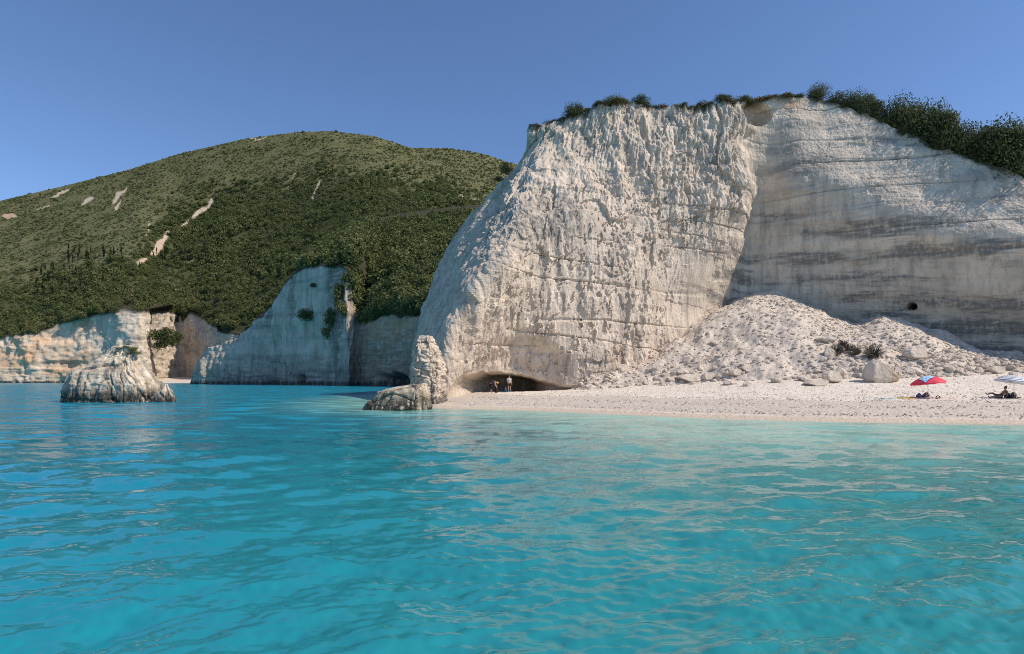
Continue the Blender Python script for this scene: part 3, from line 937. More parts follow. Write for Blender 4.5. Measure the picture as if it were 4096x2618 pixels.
# ------------------------------------------------------------------ free-standing rocks at the water
def lathe_rock(name, prof, d, depth_ratio, nu, nv, amp, fs, mat, seed=0, wet_h=1.0, rust=0.0, zmin=-0.6, power=2.6, ctr_shift=0.0, blk=(1.3, 4.0, 0.8)):
    """prof: (py, px_left, px_right) from the water up: outline of the rock seen from the beach boat, given real depth"""
    prof = sorted(prof, key=lambda q: -q[0])
    d_front = d
    wm = max(q[2] - q[1] for q in prof) / 8 / FPX * d
    d = d + wm * depth_ratio * 0.9                                # the outline is that of the middle of the rock, behind its foot
    zz = np.array([CAM_H + (HOR - q[0] / 4) / FPX * d for q in prof])
    xl = np.array([(q[1] / 4 - 512) / FPX * d for q in prof]); xr = np.array([(q[2] / 4 - 512) / FPX * d for q in prof])
    zz[0] = 0.0
    zz = np.concatenate([[zmin], np.maximum.accumulate(zz)]); xl = np.concatenate([[xl[0]], xl]); xr = np.concatenate([[xr[0]], xr])
    tz = np.concatenate([[0], np.cumsum(np.hypot(np.diff(zz), np.diff(xl) * 0.5 + np.diff(xr) * 0.5) + 0.02)])
    tt = np.linspace(0, tz[-1], nv)
    Z = np.interp(tt, tz, zz); L = np.interp(tt, tz, xl); R = np.interp(tt, tz, xr)
    a = np.linspace(0, 2 * math.pi, nu, endpoint=False)[:, None]
    ca = np.sign(np.cos(a)) * np.abs(np.cos(a)) ** (2 / power); sa = np.sign(np.sin(a)) * np.abs(np.sin(a)) ** (2 / power)
    cx = (L + R)[None] / 2; rx = (R - L)[None] / 2
    X = cx + rx * ca
    wmax = (xr - xl).max() / 2
    ry = (0.35 * rx + 0.65 * wmax * np.clip(rx / wmax, 0, 1) ** 0.8) * depth_ratio
    Y = d + ry * sa + ctr_shift
    Zg = np.repeat(Z[None], nu, 0)
    P = np.stack([X + 0 * Y, Y + 0 * X, Zg], -1)
    Nn = np.stack([np.cos(a) + 0 * Zg, np.sin(a) + 0 * Zg, 0.25 + 0 * Zg], -1)
    Nn /= np.linalg.norm(Nn, axis=2)[..., None]
    x, y, z = P[..., 0] + seed * 13.7, P[..., 1], P[..., 2]
    f1 = fbm(x * 0.45 * fs, y * 0.45 * fs, z * 0.16 * fs, 3, 0.5, True)
    f2 = fbm(x * 1.4 * fs, y * 1.4 * fs, z * 0.7 * fs, 4, 0.6, True)
    f3 = fbm(x * 4.0 * fs, y * 4.0 * fs, z * 2.6 * fs, 3, 0.6, True)
    crack = ss(0.06, 0.0, np.abs(pn(x * 0.55 * fs, y * 0.55 * fs, z * 0.08)))
    hor = ss(0.05, 0.0, np.abs(pn(x * 0.05, y * 0.05, z * 1.1 * fs + 0.4 * pn(x * 0.3, y * 0.3, z))))
    disp = amp * (1.15 * f1 + 0.55 * f2 + 0.35 * f3 + 0.7 * fbm(x * 0.5 * fs, y * 0.5 * fs, z * 0.5 * fs, 5, 0.62) - 1.0) - amp * 0.45 * crack * ss(-0.1, 0.2, pn(x * 0.3, y * 0.3, z * 0.3)) - amp * 0.05 * hor
    arc = a * (0.5 * wmax * (1 + depth_ratio)) + 0.35 * pn(x * 0.8, y * 0.8, z * 0.6)
    zz2 = z + 0.25 * pn(x * 0.7 + 4, y * 0.7, z * 0.7)
    g1, g2, gh = cell2(arc / blk[0], zz2 / blk[1], seed)
    h1, h2, hh = cell2(arc / (blk[0] * 0.45), zz2 / (blk[1] * 0.4), seed + 1)
    disp += amp * blk[2] * (1.5 * (gh - 0.5) + 0.7 * (hh - 0.5) - 0.9 * ss(0.12, 0.0, g2 - g1) - 0.35 * ss(0.15, 0, h2 - h1))
    crack = np.maximum(crack * 0.5, ss(0.10, 0.0, g2 - g1) * 0.8)
    top = ss(1.0, 0.90, np.linspace(0, 1, nv))[None]
    disp = disp * (0.25 + 0.75 * top)
    P = P + Nn * disp[..., None]
    P[..., 2] += ss(0.75, 1.0, np.linspace(0, 1, nv))[None] * amp * 0.5 * pn(x * 1.3 * fs, y * 1.3 * fs, 2.0)
    wet = ss(wet_h, wet_h * 0.25, z + 0.35 * wet_h * pn(x * 0.9, y * 0.9, 3))
    st = np.clip(ss(-0.12, 0.22, fbm(x * 0.6 * fs, y * 0.6 * fs, z * 0.12, 4, 0.6)) * ss(wet_h * 2.6, wet_h * 1.2, z) + crack * 0.8 + 0.3 * ss(0.05, .3, fbm(x * 1.3, y * 1.3, z * 1.3, 3)), 0, 1)
    ru = rust * ss(-0.05, 0.25, fbm(x * 0.8, y * 0.8, z * 0.8, 3))
    # close the top
    nvt = P.shape[1]
    V = np.concatenate([P.reshape(-1, 3), P[:, -1].mean(0)[None] + np.array([[0, 0, amp * 0.15]])])
    F = grid_faces(nu, nvt, True)
    att = {k: np.concatenate([v.ravel(), [0]]) for k, v in (('stain_shade', st), ('rust', ru + 0 * st), ('wet', wet))}
    idx = np.arange(nu) * nvt + nvt - 1
    tri = np.stack([idx, np.roll(idx, -1), np.full(nu, len(V) - 1), np.full(nu, len(V) - 1)], 1)
    me = bpy.data.meshes.new(name)
    me.from_pydata(V.tolist(), [], F.tolist() + tri[:, :3].tolist())
    for k, v in att.items():
        me.attributes.new(k, 'FLOAT', 'POINT').data.foreach_set('value', np.ascontiguousarray(v, np.float32))
    me.polygons.foreach_set('use_smooth', [True] * len(me.polygons))
    me.update()
    return obj(name, me, mat)


D_ST = 52.0
stack = lathe_rock('sea_stack', [(1612, 262, 640), (1560, 268, 640), (1535, 276, 634), (1500, 292, 605), (1488, 300, 598), (1476, 325, 590), (1466, 357, 582), (1450, 375, 575), (1433, 397, 564), (1418, 432, 560), (1400, 443, 556), (1388, 455, 550), (1382, 480, 535)],
                   D_ST, 0.62, 260, 130, 0.38, 1.3, M['stack_rock'], 1, 1.9, 0.3)
tag(stack, 'pointed pale rock stack standing alone in the sea, grass on top', 'sea stack')
st2 = lathe_rock('sea_rock', [(1606, 600, 704), (1590, 612, 703), (1575, 625, 698), (1560, 640, 690), (1548, 652, 680), (1538, 660, 672)], D_ST + 0.4, 0.8, 90, 40, 0.28, 1.8, M['stack_rock'], 3, 1.3, 0.2)
tag(st2, 'low dark rock at the foot of the pointed sea stack', 'rock')
D_RK = 38.5
rock = lathe_rock('shore_rock', [(1650, 1446, 1735), (1640, 1447, 1732), (1620, 1462, 1730), (1600, 1478, 1728), (1584, 1495, 1726), (1568, 1515, 1724), (1556, 1545, 1722), (1546, 1600, 1718), (1539, 1655, 1712), (1535, 1680, 1704)],
                  D_RK, 0.75, 200, 80, 0.26, 1.7, M['stack_rock'], 5, 1.5, 0.9, power=3.0, blk=(1.2, 0.9, 0.6))
tag(rock, 'grey and ochre rock in the water beside the cave pillar', 'rock')
butt = lathe_rock('buttress', [(1640, 1648, 1778), (1600, 1650, 1778), (1560, 1648, 1777), (1500, 1652, 1776), (1450, 1656, 1774), (1440, 1658, 1766), (1400, 1661, 1760), (1385, 1664, 1752), (1370, 1672, 1742), (1368, 1674, 1736), (1355, 1676, 1733), (1345, 1680, 1728)],
                  46.0, 2.3, 200, 150, 0.26, 1.9, M['white_rock'], 8, 1.0, 0.15, power=3.4, blk=(1.0, 0.55, 0.9))
butt.parent = cliff


# ------------------------------------------------------------------ shaded headland cliff and its wooded back
def build_headland():
    rows = [
        ([(960, 1640, 300), (960, 1520, 300), (960, 1470, 302), (960, 1440, 303)], [(1000, 1440, 320), (1050, 1440, 360)]),
        ([(850, 1640, 275), (860, 1520, 275), (870, 1450, 277), (880, 1425, 278)], [(950, 1440, 310), (1050, 1440, 360)]),
        ([(770, 1640, 255), (775, 1500, 255), (795, 1450, 256), (830, 1400, 257)], [(920, 1430, 300), (1040, 1430, 360)]),
        ([(840, 1640, 252), (845, 1480, 252), (870, 1420, 253), (905, 1365, 254)], [(980, 1400, 300), (1080, 1400, 360)]),
        ([(920, 1640, 247), (925, 1450, 247), (940, 1390, 248), (955, 1340, 249)], [(1020, 1360, 300), (1100, 1370, 360)]),
        ([(1000, 1640, 240), (1000, 1440, 240), (1008, 1350, 241), (1015, 1290, 242)], [(1060, 1300, 290), (1140, 1320, 360)]),
        ([(1080, 1640, 236), (1075, 1440, 234), (1070, 1330, 234), (1072, 1245, 235)], [(1110, 1240, 290), (1180, 1270, 360)]),
        ([(1150, 1640, 227), (1145, 1400, 225), (1140, 1250, 226), (1138, 1130, 228)], [(1170, 1120, 280), (1220, 1180, 360)]),
        ([(1230, 1640, 216), (1225, 1400, 215), (1220, 1200, 216), (1212, 1070, 218)], [(1250, 1040, 260), (1270, 1080, 360)]),
        ([(1330, 1640, 203), (1325, 1400, 203), (1322, 1200, 204), (1318, 1064, 206)], [(1335, 1000, 245), (1340, 940, 340)]),
        ([(1395, 1640, 193), (1395, 1400, 193), (1395, 1220, 195), (1392, 1090, 198)], [(1400, 1010, 235), (1410, 900, 340)]),
        ([(1428, 1640, 199), (1428, 1500, 199), (1430, 1380, 199), (1432, 1262, 200)], [(1450, 1080, 222), (1470, 880, 340)]),
        ([(1540, 1640, 190), (1540, 1500, 189), (1540, 1380, 189), (1540, 1262, 190)], [(1550, 1090, 208), (1570, 860, 340)]),
        ([(1660, 1640, 174), (1660, 1500, 174), (1660, 1380, 175), (1660, 1262, 176)], [(1670, 1090, 196), (1690, 840, 340)]),
        ([(1850, 1640, 155), (1850, 1500, 155), (1850, 1380, 156), (1850, 1262, 157)], [(1850, 1090, 190), (1870, 820, 340)]),
        ([(2150, 1640, 150), (2150, 1500, 150), (2150, 1380, 151), (2150, 1262, 152)], [(2150, 1090, 190), (2150, 820, 340)]),
    ]
    nu, nv, nb = 560, 170, 60
    face = sheet([colp(*r[0]) for r in rows], nu, nv, 10)
    backs = []
    for f, bk in rows:
        backs.append([W(*f[-1])] + [W(*q) for q in bk])
    back = sheet(backs, nu, nb, 8)
    # keep the back's first row on the face's top row
    back += (face[:, -1] - back[:, 0])[:, None] * np.linspace(1, 0, nb)[None, :, None]
    P = face
    px, py = pxpy(P)
    x, y, z = [P[..., i].copy() for i in range(3)]
    Nn = blur(normals(P), 4); Nn /= np.linalg.norm(Nn, axis=2)[..., None]
    t = np.linspace(0, 1, nv)[None]
    f1 = fbm(x * 0.06, y * 0.06, z * 0.02, 4, 0.55, True)
    f2 = fbm(x * 0.3, y * 0.3, z * 0.12, 4, 0.6, True)
    bedw = z + 0.05 * x + 0.4 * pn(x * 0.05, y * 0.05, z * 0.05)
    led = pn(bedw * 0.55, 0.3, x * 0.01)
    disp = 5.0 * (f1 - 0.25) + 2.0 * (f2 - 0.25) + 2.4 * fbm(x * 0.12, y * 0.12, z * 0.10, 5, 0.62) + (0.5 * led + 0.35 * pn(bedw * 1.3, 5, x * 0.02)) * ss(-0.2, 0.3, pn(x * 0.05, y * 0.05, z * 0.06))
    notch = np.exp(-((px - 1390) / 14) ** 2) * ss(1500, 1300, py)
    disp -= 3.0 * notch
    # wave-cut notches at the water
    nt_ = ss(0.1, 0.3, pn(x * 0.07, y * 0.07, 6.6) + 0.12) * ss(4.5, 1.5, z + 1.5 * pn(x * 0.15, y * 0.15, 1))
    disp -= 5.0 * nt_
    capx = ss(1560, 1600, px) * 0
    P = P + Nn * disp[..., None] * (1 - 0.5 * ss(0.95, 1, t))[..., None]
    P[..., 2] += ss(0.85, 1, t) * 1.6 * pn(x * 0.15, y * 0.15, 3)
    back += (P[:, -1] - face[:, -1])[:, None] * np.linspace(1, 0, nb)[None, :, None] ** 2
    bx, by = back[..., 0], back[..., 1]
    back[..., 2] += 2.5 * fbm(bx * 0.03, by * 0.03, 1.0, 3) * np.linspace(0, 1, nb)[None]
    streak = ss(0.0, 0.3, fbm(x * 0.15, y * 0.15, z * 0.02, 3))
    bands = ss(0.0, 0.3, fbm(x * 0.015, y * 0.015, bedw * 0.35, 3))
    brown = ss(1380, 1450, px)
    veg = np.exp(-((px - 1345 - 40 * pn(z * 0.1, 2, 1)) / 28) ** 2) * ss(1500, 1350, py)
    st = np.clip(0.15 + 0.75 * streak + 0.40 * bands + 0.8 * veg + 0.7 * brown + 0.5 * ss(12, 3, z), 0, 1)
    ru = np.clip(brown * (0.35 + 0.5 * ss(1420, 1300, py) * ss(-0.2, 0.2, pn(x * 0.08, y * 0.08, z * 0.1))), 0, 1)
    wet = np.clip(ss(2.2, 0.6, z) + nt_, 0, 1)
    A = np.concatenate
    one = np.ones((nu, nb))
    att = {'stain_shade': A([st, one * 0.8], 1), 'rust': A([ru, one * 0.3], 1), 'wet': A([wet, one * 0], 1), 'soil': A([ss(0.97, 1.0, t) + 0 * wet, one], 1)}
    G = A([P, back[:, 1:]], 1)
    for k in att: att[k] = att[k][:, :G.shape[1]]
    me = raw_mesh('headland_cliff', G.reshape(-1, 3), grid_faces(G.shape[0], G.shape[1]), att)
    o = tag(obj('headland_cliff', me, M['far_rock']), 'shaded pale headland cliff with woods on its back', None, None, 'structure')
    return o, P, back


headland, HFACE, HBACK = build_headland()


def build_left_cliff():
    spec = [(-1500, 320, 1400), (-900, 325, 1380), (-300, 328, 1360), (0, 330, 1342), (150, 333, 1325), (250, 337, 1282), (400, 341, 1242), (500, 338, 1232), (565, 340, 1236), (600, 352, 1245),
            (650, 370, 1240), (720, 388, 1236), (790, 378, 1258), (850, 358, 1292), (900, 345, 1330), (1000, 335, 1330), (1150, 340, 1330)]
    nu, nv = 520, 110
    cols = [colp((px, 1640, d), (px, 1500, d), (px, (1500 + t) / 2, d + 1.5), (px, t, d + 4)) for px, d, t in spec]
    P = sheet(cols, nu, nv, 8)
    px, py = pxpy(P)
    x, y, z = [P[..., i].copy() for i in range(3)]
    Nn = blur(normals(P), 4); Nn /= np.linalg.norm(Nn, axis=2)[..., None]
    t = np.linspace(0, 1, nv)[None]
    f1 = fbm(x * 0.06, y * 0.06, z * 0.03, 4, 0.55, True)
    f2 = fbm(x * 0.25, y * 0.25, z * 0.14, 4, 0.6, True)
    bedw = z - 0.10 * x + 0.5 * pn(x * 0.04, y * 0.04, z * 0.05)
    led = pn(bedw * 0.45, 0.3, x * 0.01)
    disp = 6.0 * (f1 - 0.25) + 3.0 * (f2 - 0.25) + 3.2 * fbm(x * 0.10, y * 0.10, z * 0.10, 5, 0.62) + 0.8 * led * ss(-0.2, 0.3, pn(x * 0.04, y * 0.04, z * 0.05))
    nt_ = ss(0.05, 0.3, pn(x * 0.07, y * 0.07, 2.6)) * ss(3.5, 1.2, z)
    disp -= 3.5 * nt_
    # overhanging ledge with a shadow under it
    disp -= 2.2 * np.exp(-((px - 270) / 90) ** 2) * ss(1480, 1466, py) * ss(1440, 1452, py)
    P = P + Nn * disp[..., None] * (1 - 0.5 * ss(0.9, 1, t))[..., None]
    P[..., 2] += ss(0.85, 1, t) * 2.0 * pn(x * 0.12, y * 0.12, 3)
    or_ = ss(420, 300, px + 60 * pn(x * 0.05, y * 0.05, z * 0.06))
    ru = np.clip(or_ * (0.25 + 0.65 * ss(-0.15, 0.25, fbm(x * 0.08, y * 0.08, bedw * 0.15, 3))), 0, 1)
    st = np.clip(0.10 + 0.55 * ss(0.0, 0.3, fbm(x * 0.06, y * 0.06, z * 0.12, 3)) + 0.25 * ss(590, 640, px), 0, 1)
    wet = np.clip(ss(1.8, 0.5, z) + 0.7 * nt_, 0, 1)
    att = {'stain_shade': st, 'rust': ru, 'wet': wet}
    dists = [2, 5, 12, 25]
    P = cap_rows(P, dists, (0.0, 1.0), 1.0, 0.25)
    att['soil'] = ss(0.93, 1.0, t) + 0 * st
    for k in att: att[k] = np.concatenate([att[k], np.repeat(att[k][:, -1:], len(dists), 1)], 1)
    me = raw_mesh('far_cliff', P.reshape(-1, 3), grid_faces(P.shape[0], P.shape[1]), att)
    return tag(obj('far_cliff', me, M['far_lit_rock']), 'low sunlit cream and orange cliff below the wooded hill', None, None, 'structure')


build_left_cliff()


def build_cove_beach():
    u = np.linspace(600, 800, 40); v = np.linspace(0, 1, 12)
    U, V = np.meshgrid(u, v, indexing='ij')
    d0 = 318 + 10 * np.sin((U - 600) / 200 * math.pi) ; d1 = 392
    Dd = d0 + (d1 - d0) * V
    X = (U / 4 - 512) / FPX * Dd
    Z = -0.3 + 4.2 * V ** 0.75 + 0.2 * pn(X * 0.2, Dd * 0.2, 1)
    me = raw_mesh('cove_beach', np.stack([X, Dd, Z], -1).reshape(-1, 3), grid_faces(40, 12), {'stain_shade': 0 * X, 'rust': 0 * X, 'wet': 0 * X})
    return tag(obj('cove_beach', me, M['scree']), 'tiny white beach in the far cove', None, None, 'structure')


build_cove_beach()


# ------------------------------------------------------------------ hill
HC = np.array([(-1400, 1010), (-900, 940), (-300, 860), (0, 803), (238, 748), (510, 680), (714, 616), (986, 553), (1190, 528), (1327, 524), (1497, 544), (1640, 590), (1803, 640), (1939, 690), (2200, 770), (2600, 850)], float)
HC2 = np.array([(1300, 640), (1497, 600), (1633, 591), (1803, 594), (1939, 616), (2024, 646), (2200, 690), (2600, 760)], float)
SCARS = [(279, 763, 209, 790, 9), (366, 790, 330, 816, 12), (497, 759, 449, 803, 14), (484, 803, 462, 833, 10), (850, 807, 733, 907, 16), (676, 933, 619, 1012, 24), (589, 1038, 549, 1060, 18), (17, 868, 55, 860, 16),
         (1831, 785, 1918, 804, 8), (1003, 554, 1064, 550, 4), (1180, 690, 1172, 720, 6), (1277, 724, 1247, 803, 9), (1150, 740, 1160, 800, 5), (150, 840, 200, 815, 6), (600, 900, 590, 940, 7), (720, 1040, 860, 1050, 4), (700, 1155, 760, 1158, 5)]


def scar_mask(px, py):
    m = np.zeros_like(px)
    qx = px + 16 * pn(px * 0.03, py * 0.03, 1.5) + 9 * pn(px * 0.11, py * 0.11, 1.5); qy = py + 16 * pn(px * 0.03, py * 0.03, 8.5) + 9 * pn(px * 0.11, py * 0.11, 8.5)
    for x0, y0, x1, y1, wd in SCARS:
        ab = np.array([x1 - x0, y1 - y0], float)
        t = np.clip(((qx - x0) * ab[0] + (qy - y0) * ab[1]) / (ab @ ab), 0, 1)
        dd = np.hypot(qx - x0 - t * ab[0], qy - y0 - t * ab[1])
        m = np.maximum(m, ss(wd * 0.95, wd * 0.2, dd))
    return m


def forest_line(px):
    return np.interp(px, [-900, 0, 400, 520, 600, 690, 760, 1046, 1290, 1482, 1744, 1900, 2100], [1230, 1190, 1130, 1060, 960, 850, 800, 765, 735, 752, 785, 835, 870])


def hill_py(px):
    d0 = np.interp(px, [-1400, 0, 565, 640, 720, 800, 900, 1200, 1700, 2600], [322, 337, 346, 372, 392, 384, 352, 340, 320, 320])
    p0 = np.interp(px, [-1400, 0, 150, 250, 400, 565, 640, 720, 800, 870, 1000, 1200, 1400, 1700, 2600], [1405, 1350, 1332, 1290, 1250, 1243, 1246, 1242, 1266, 1300, 1310, 1200, 1040, 950, 900])
    return d0, p0


def build_hill():
    nu, nv = 430, 150
    px1 = np.linspace(-1300, 2500, nu)
    d0, p0 = hill_py(px1)
    p1 = np.interp(px1, HC[:, 0], HC[:, 1])
    d1 = 665 + 25 * np.sin(px1 * 0.002)
    v = np.linspace(0, 1, nv)
    P_ = px1[:, None] + 0 * v
    Dd = d0[:, None] + (d1 - d0)[:, None] * v
    gy = v ** 0.80
    PY = p0[:, None] + (p1 - p0)[:, None] * gy
    X = (P_ / 4 - 512) / FPX * Dd
    Z = CAM_H + (HOR - PY / 4) / FPX * Dd
    mid = np.sin(v * math.pi)[None]
    # gullies and spurs down the slope
    spur = fbm(X * 0.010 + 0.3 * Z * 0.01, Dd * 0.004, 2.2, 4, 0.5)
    Z = Z + mid * (7 * spur + 4 * fbm(X * 0.03, Dd * 0.03, 4.0, 3))
    gul = np.exp(-((P_ - (900 - (PY - 760) * 0.95)) / 60) ** 2) * ss(700, 800, PY) * ss(1250, 1100, PY)
    Z = Z - 9 * gul * mid
    dn = d0 - 6 * ss(830, 900, px1)
    X = np.concatenate([X[:, :1] * dn[:, None] / d0[:, None], X], 1); Z = np.concatenate([Z[:, :1] - 0.3 - 18 * ss(830, 900, px1)[:, None] - 7 * (ss(560, 590, px1) * ss(770, 740, px1))[:, None], Z], 1); Dd = np.concatenate([dn[:, None], Dd], 1)
    nv += 1
    # round over the top and fall away behind
    ext = [20, 45, 90, 160]
    for k in ext:
        X = np.concatenate([X, X[:, nv - 1:nv] * (1 + k / 665)], 1)
        Dd = np.concatenate([Dd, Dd[:, nv - 1:nv] + k], 1)
        Z = np.concatenate([Z, Z[:, nv - 1:nv] - k * k * 0.003 + (3 if k < 30 else 0)], 1)
    P = np.stack([X, Dd, Z], -1)
    px, py = pxpy(P)
    scar = scar_mask(px, py)
    dens = ss(-70, 80, py - forest_line(px) + 80 * pn(X * 0.02, Dd * 0.02, 1))
    orange = ss(300, 40, px) + 0.8 * ss(800, 1000, py) * ss(800, 500, px)
    me = raw_mesh('hill', P.reshape(-1, 3), grid_faces(P.shape[0], P.shape[1]), {'scar': scar, 'wood': dens, 'orange': np.clip(orange, 0, 1)})
    m, nt, b = new_mat('hillside_turf')
    N = NT(nt)
    c = N.mix(N.ramp(N.noise(0.04, N.pos(), 5, 0.6), 0.3, 0.7), (0.120, 0.126, 0.052), (0.172, 0.160, 0.082))
    c = N.mix(N.ramp(N.noise(0.30, N.pos(), 4, 0.6), 0.45, 0.7), c, (0.085, 0.095, 0.038))
    c = N.mix(N.math('MULTIPLY', N.attr('wood'), 0.75), c, (0.050, 0.060, 0.028))
    sp = N.math('MULTIPLY', N.ramp(N.noise(0.22, N.pos((1, 1, 2)), 3, 0.5), 0.70, 0.78), 0.8)
    c = N.mix(sp, c, (0.32, 0.28, 0.22))
    earth = N.mix(N.attr('orange'), (0.50, 0.42, 0.32), (0.50, 0.29, 0.165))
    earth = N.mix(N.ramp(N.noise(0.25, N.pos(), 4), 0.35, 0.7), earth, (0.52, 0.42, 0.32))
    c = N.mix(N.ramp(N.math('MULTIPLY', N.attr('scar'), N.math('ADD', N.math('MULTIPLY', N.noise(0.45, N.pos(), 5, 0.7), 1.7), 0.10)), 0.40, 0.85), c, earth)
    N.l(c, b.inputs['Base Color'])
    b.inputs['Roughness'].default_value = 1.0
    b.inputs['Specular IOR Level'].default_value = 0.1
    N.l(N.bump(N.noise(0.5, N.pos(), 5, 0.65), 0.8, 1.2), b.inputs['Normal'])
    o = tag(obj('hill', me, m), 'high rounded scrub-covered hill behind the bay', None, None, 'structure')
    # second shoulder behind on the right
    nu2 = 120
    pa = np.linspace(1350, 2550, nu2)
    cpy = np.interp(pa, HC2[:, 0], HC2[:, 1])
    v2 = np.linspace(0, 1, 50)
    Dd2 = 690 + 210 * v2[None] + 0 * pa[:, None]
    PY2 = 900 + (cpy - 900)[:, None] * v2 ** 0.7
    X2 = (pa[:, None] / 4 - 512) / FPX * Dd2
    Z2 = CAM_H + (HOR - PY2 / 4) / FPX * Dd2 + 8 * np.sin(v2 * math.pi) * fbm(X2 * 0.01, Dd2 * 0.008, 1, 3)
    for k in (25, 70, 140):
        X2 = np.concatenate([X2, X2[:, 49:50] * (1 + k / 900)], 1); Dd2 = np.concatenate([Dd2, Dd2[:, 49:50] + k], 1); Z2 = np.concatenate([Z2, Z2[:, 49:50] - k * k * 0.003 + (3 if k < 30 else 0)], 1)
    P2 = np.stack([X2, Dd2, Z2], -1)
    q, r = pxpy(P2)
    me2 = raw_mesh('hill_shoulder', P2.reshape(-1, 3), grid_faces(P2.shape[0], P2.shape[1]), {'scar': scar_mask(q, r) * 0, 'wood': 0 * q, 'orange': 0 * q})
    tag(obj('hill_shoulder', me2, m), 'lower green shoulder of the hill next to the white cliff', None, None, 'structure')
    return P[:, 1:nv], P2[:, :50]


HILL, HILL2 = build_hill()
# ------------------------------------------------------------------ foliage
def leaf_cloud(seed, n_clump, n_leaf, R, size, shell=0.75, flat=0.15, low=-0.5, jag=0.35):
    """leaf-sized faces on the outside of many small clumps filling a crown of half-axes R, standing on z=0"""
    r = np.random.default_rng(seed)
    c = r.normal(size=(n_clump, 3)); c /= np.linalg.norm(c, axis=1)[:, None]
    rad = shell * (0.35 + 0.65 * r.random(n_clump) ** 0.5)
    c *= rad[:, None]
    c[:, 2] = np.maximum(c[:, 2], low)
    cr = (1 - shell) * 1.15 * (0.7 + 0.8 * r.random(n_clump))
    k = r.integers(0, n_clump, n_leaf)
    d = r.normal(size=(n_leaf, 3)); d[:, 2] += 0.25; d /= np.linalg.norm(d, axis=1)[:, None]
    pos = c[k] + d * (cr[k] * (1 + jag * r.normal(size=n_leaf) * 0.5))[:, None]
    pos = pos * np.array(R)[None]
    pos[:, 2] -= low * R[2] * 1.0
    nrm = d + 0.55 * r.normal(size=(n_leaf, 3)); nrm /= np.linalg.norm(nrm, axis=1)[:, None]
    up = r.normal(size=(n_leaf, 3))
    a = np.cross(nrm, up); a /= np.linalg.norm(a, axis=1)[:, None]
    b = np.cross(nrm, a)
    s = size * (0.6 + 0.8 * r.random(n_leaf))[:, None]
    V = np.stack([pos - a * s, pos - b * s * 0.6, pos + a * s, pos + b * s * 0.6], 1).reshape(-1, 3)
    F = np.arange(len(V)).reshape(-1, 4)
    return V, F


def leaf_mesh(name, mat, **kw):
    V, F = leaf_cloud(**kw)
    me = raw_mesh(name, V, F, smooth=False)
    me.materials.append(mat)
    return me


def trunk_mesh(name, h, r, seed, limbs=4, spread=0.6):
    rr = random.Random(seed)
    mb = MB()
    pts = [(0, 0, -0.3)]
    x = y = 0
    for i in range(1, 5):
        x += rr.uniform(-.06, .06) * h; y += rr.uniform(-.06, .06) * h
        pts.append((x, y, h * i / 4))
    mb.tube(pts, [r * (1 - 0.17 * i) for i in range(5)], 6)
    for k in range(limbs):
        a = rr.uniform(0, 6.28); s = pts[rr.choice((2, 3, 4))]
        e = (s[0] + math.cos(a) * spread * h, s[1] + math.sin(a) * spread * h, s[2] + rr.uniform(.2, .6) * h)
        m = tuple((s[i] + e[i]) / 2 + rr.uniform(-.05, .05) * h for i in range(3))
        mb.tube([s, m, e], [r * 0.55, r * 0.4, r * 0.15], 5)
    me = bpy.data.meshes.new(name)
    me.from_pydata(mb.v, [], mb.f)
    me.polygons.foreach_set('use_smooth', [True] * len(me.polygons))
    me.materials.append(M['bark'])
    return me


M['leaf_near'] = leaf_material('crest_leaves', (0.042, 0.058, 0.024), (0.075, 0.094, 0.036), (0.125, 0.130, 0.055))
CROWN_NEAR = [leaf_mesh('crown', M['leaf_near'], seed=20 + i, n_clump=20 + 3 * i, n_leaf=6000, R=(1, 1, 1), size=0.040, shell=0.64 + 0.02 * i) for i in range(5)]
CROWN_MID = [leaf_mesh('crown', M['leaf_dark'] if i % 2 else M['leaf'], seed=40 + i, n_clump=26, n_leaf=900, R=(1, 1, 0.9), size=0.10, shell=0.70) for i in range(5)]
SHRUB_FAR = [leaf_mesh('scrub', M['leaf_shrub'] if i < 3 else M['leaf'], seed=60 + i, n_clump=9, n_leaf=150, R=(1, 1, 0.75), size=0.20, shell=0.62) for i in range(5)]
TREE_FAR = [leaf_mesh('woods', M['leaf'] if i % 2 else M['leaf_dark'], seed=80 + i, n_clump=18, n_leaf=330, R=(1, 1, 0.9), size=0.15, shell=0.68) for i in range(5)]
TRUNK = [trunk_mesh('trunk', 1.0, 0.085, 90 + i) for i in range(3)]


def add_tree(name, base, rx, rz, crowns, label, cat, group, seed, trunk=True, lift=0.25):
    r = random.Random(seed)
    e = empty(name, base, r.uniform(0, 6.28))
    c = obj('crown', crowns[seed % len(crowns)], None, e)
    c.scale = (rx * r.uniform(0.9, 1.1), rx * r.uniform(0.9, 1.1), rz)
    c.location = (0, 0, lift * rz)
    if trunk:
        t = obj('trunk', TRUNK[seed % 3], None, e)
        t.scale = (rx * 0.9, rx * 0.9, rz * (0.75 + lift))
    tag(e, label, cat, group)
    return e


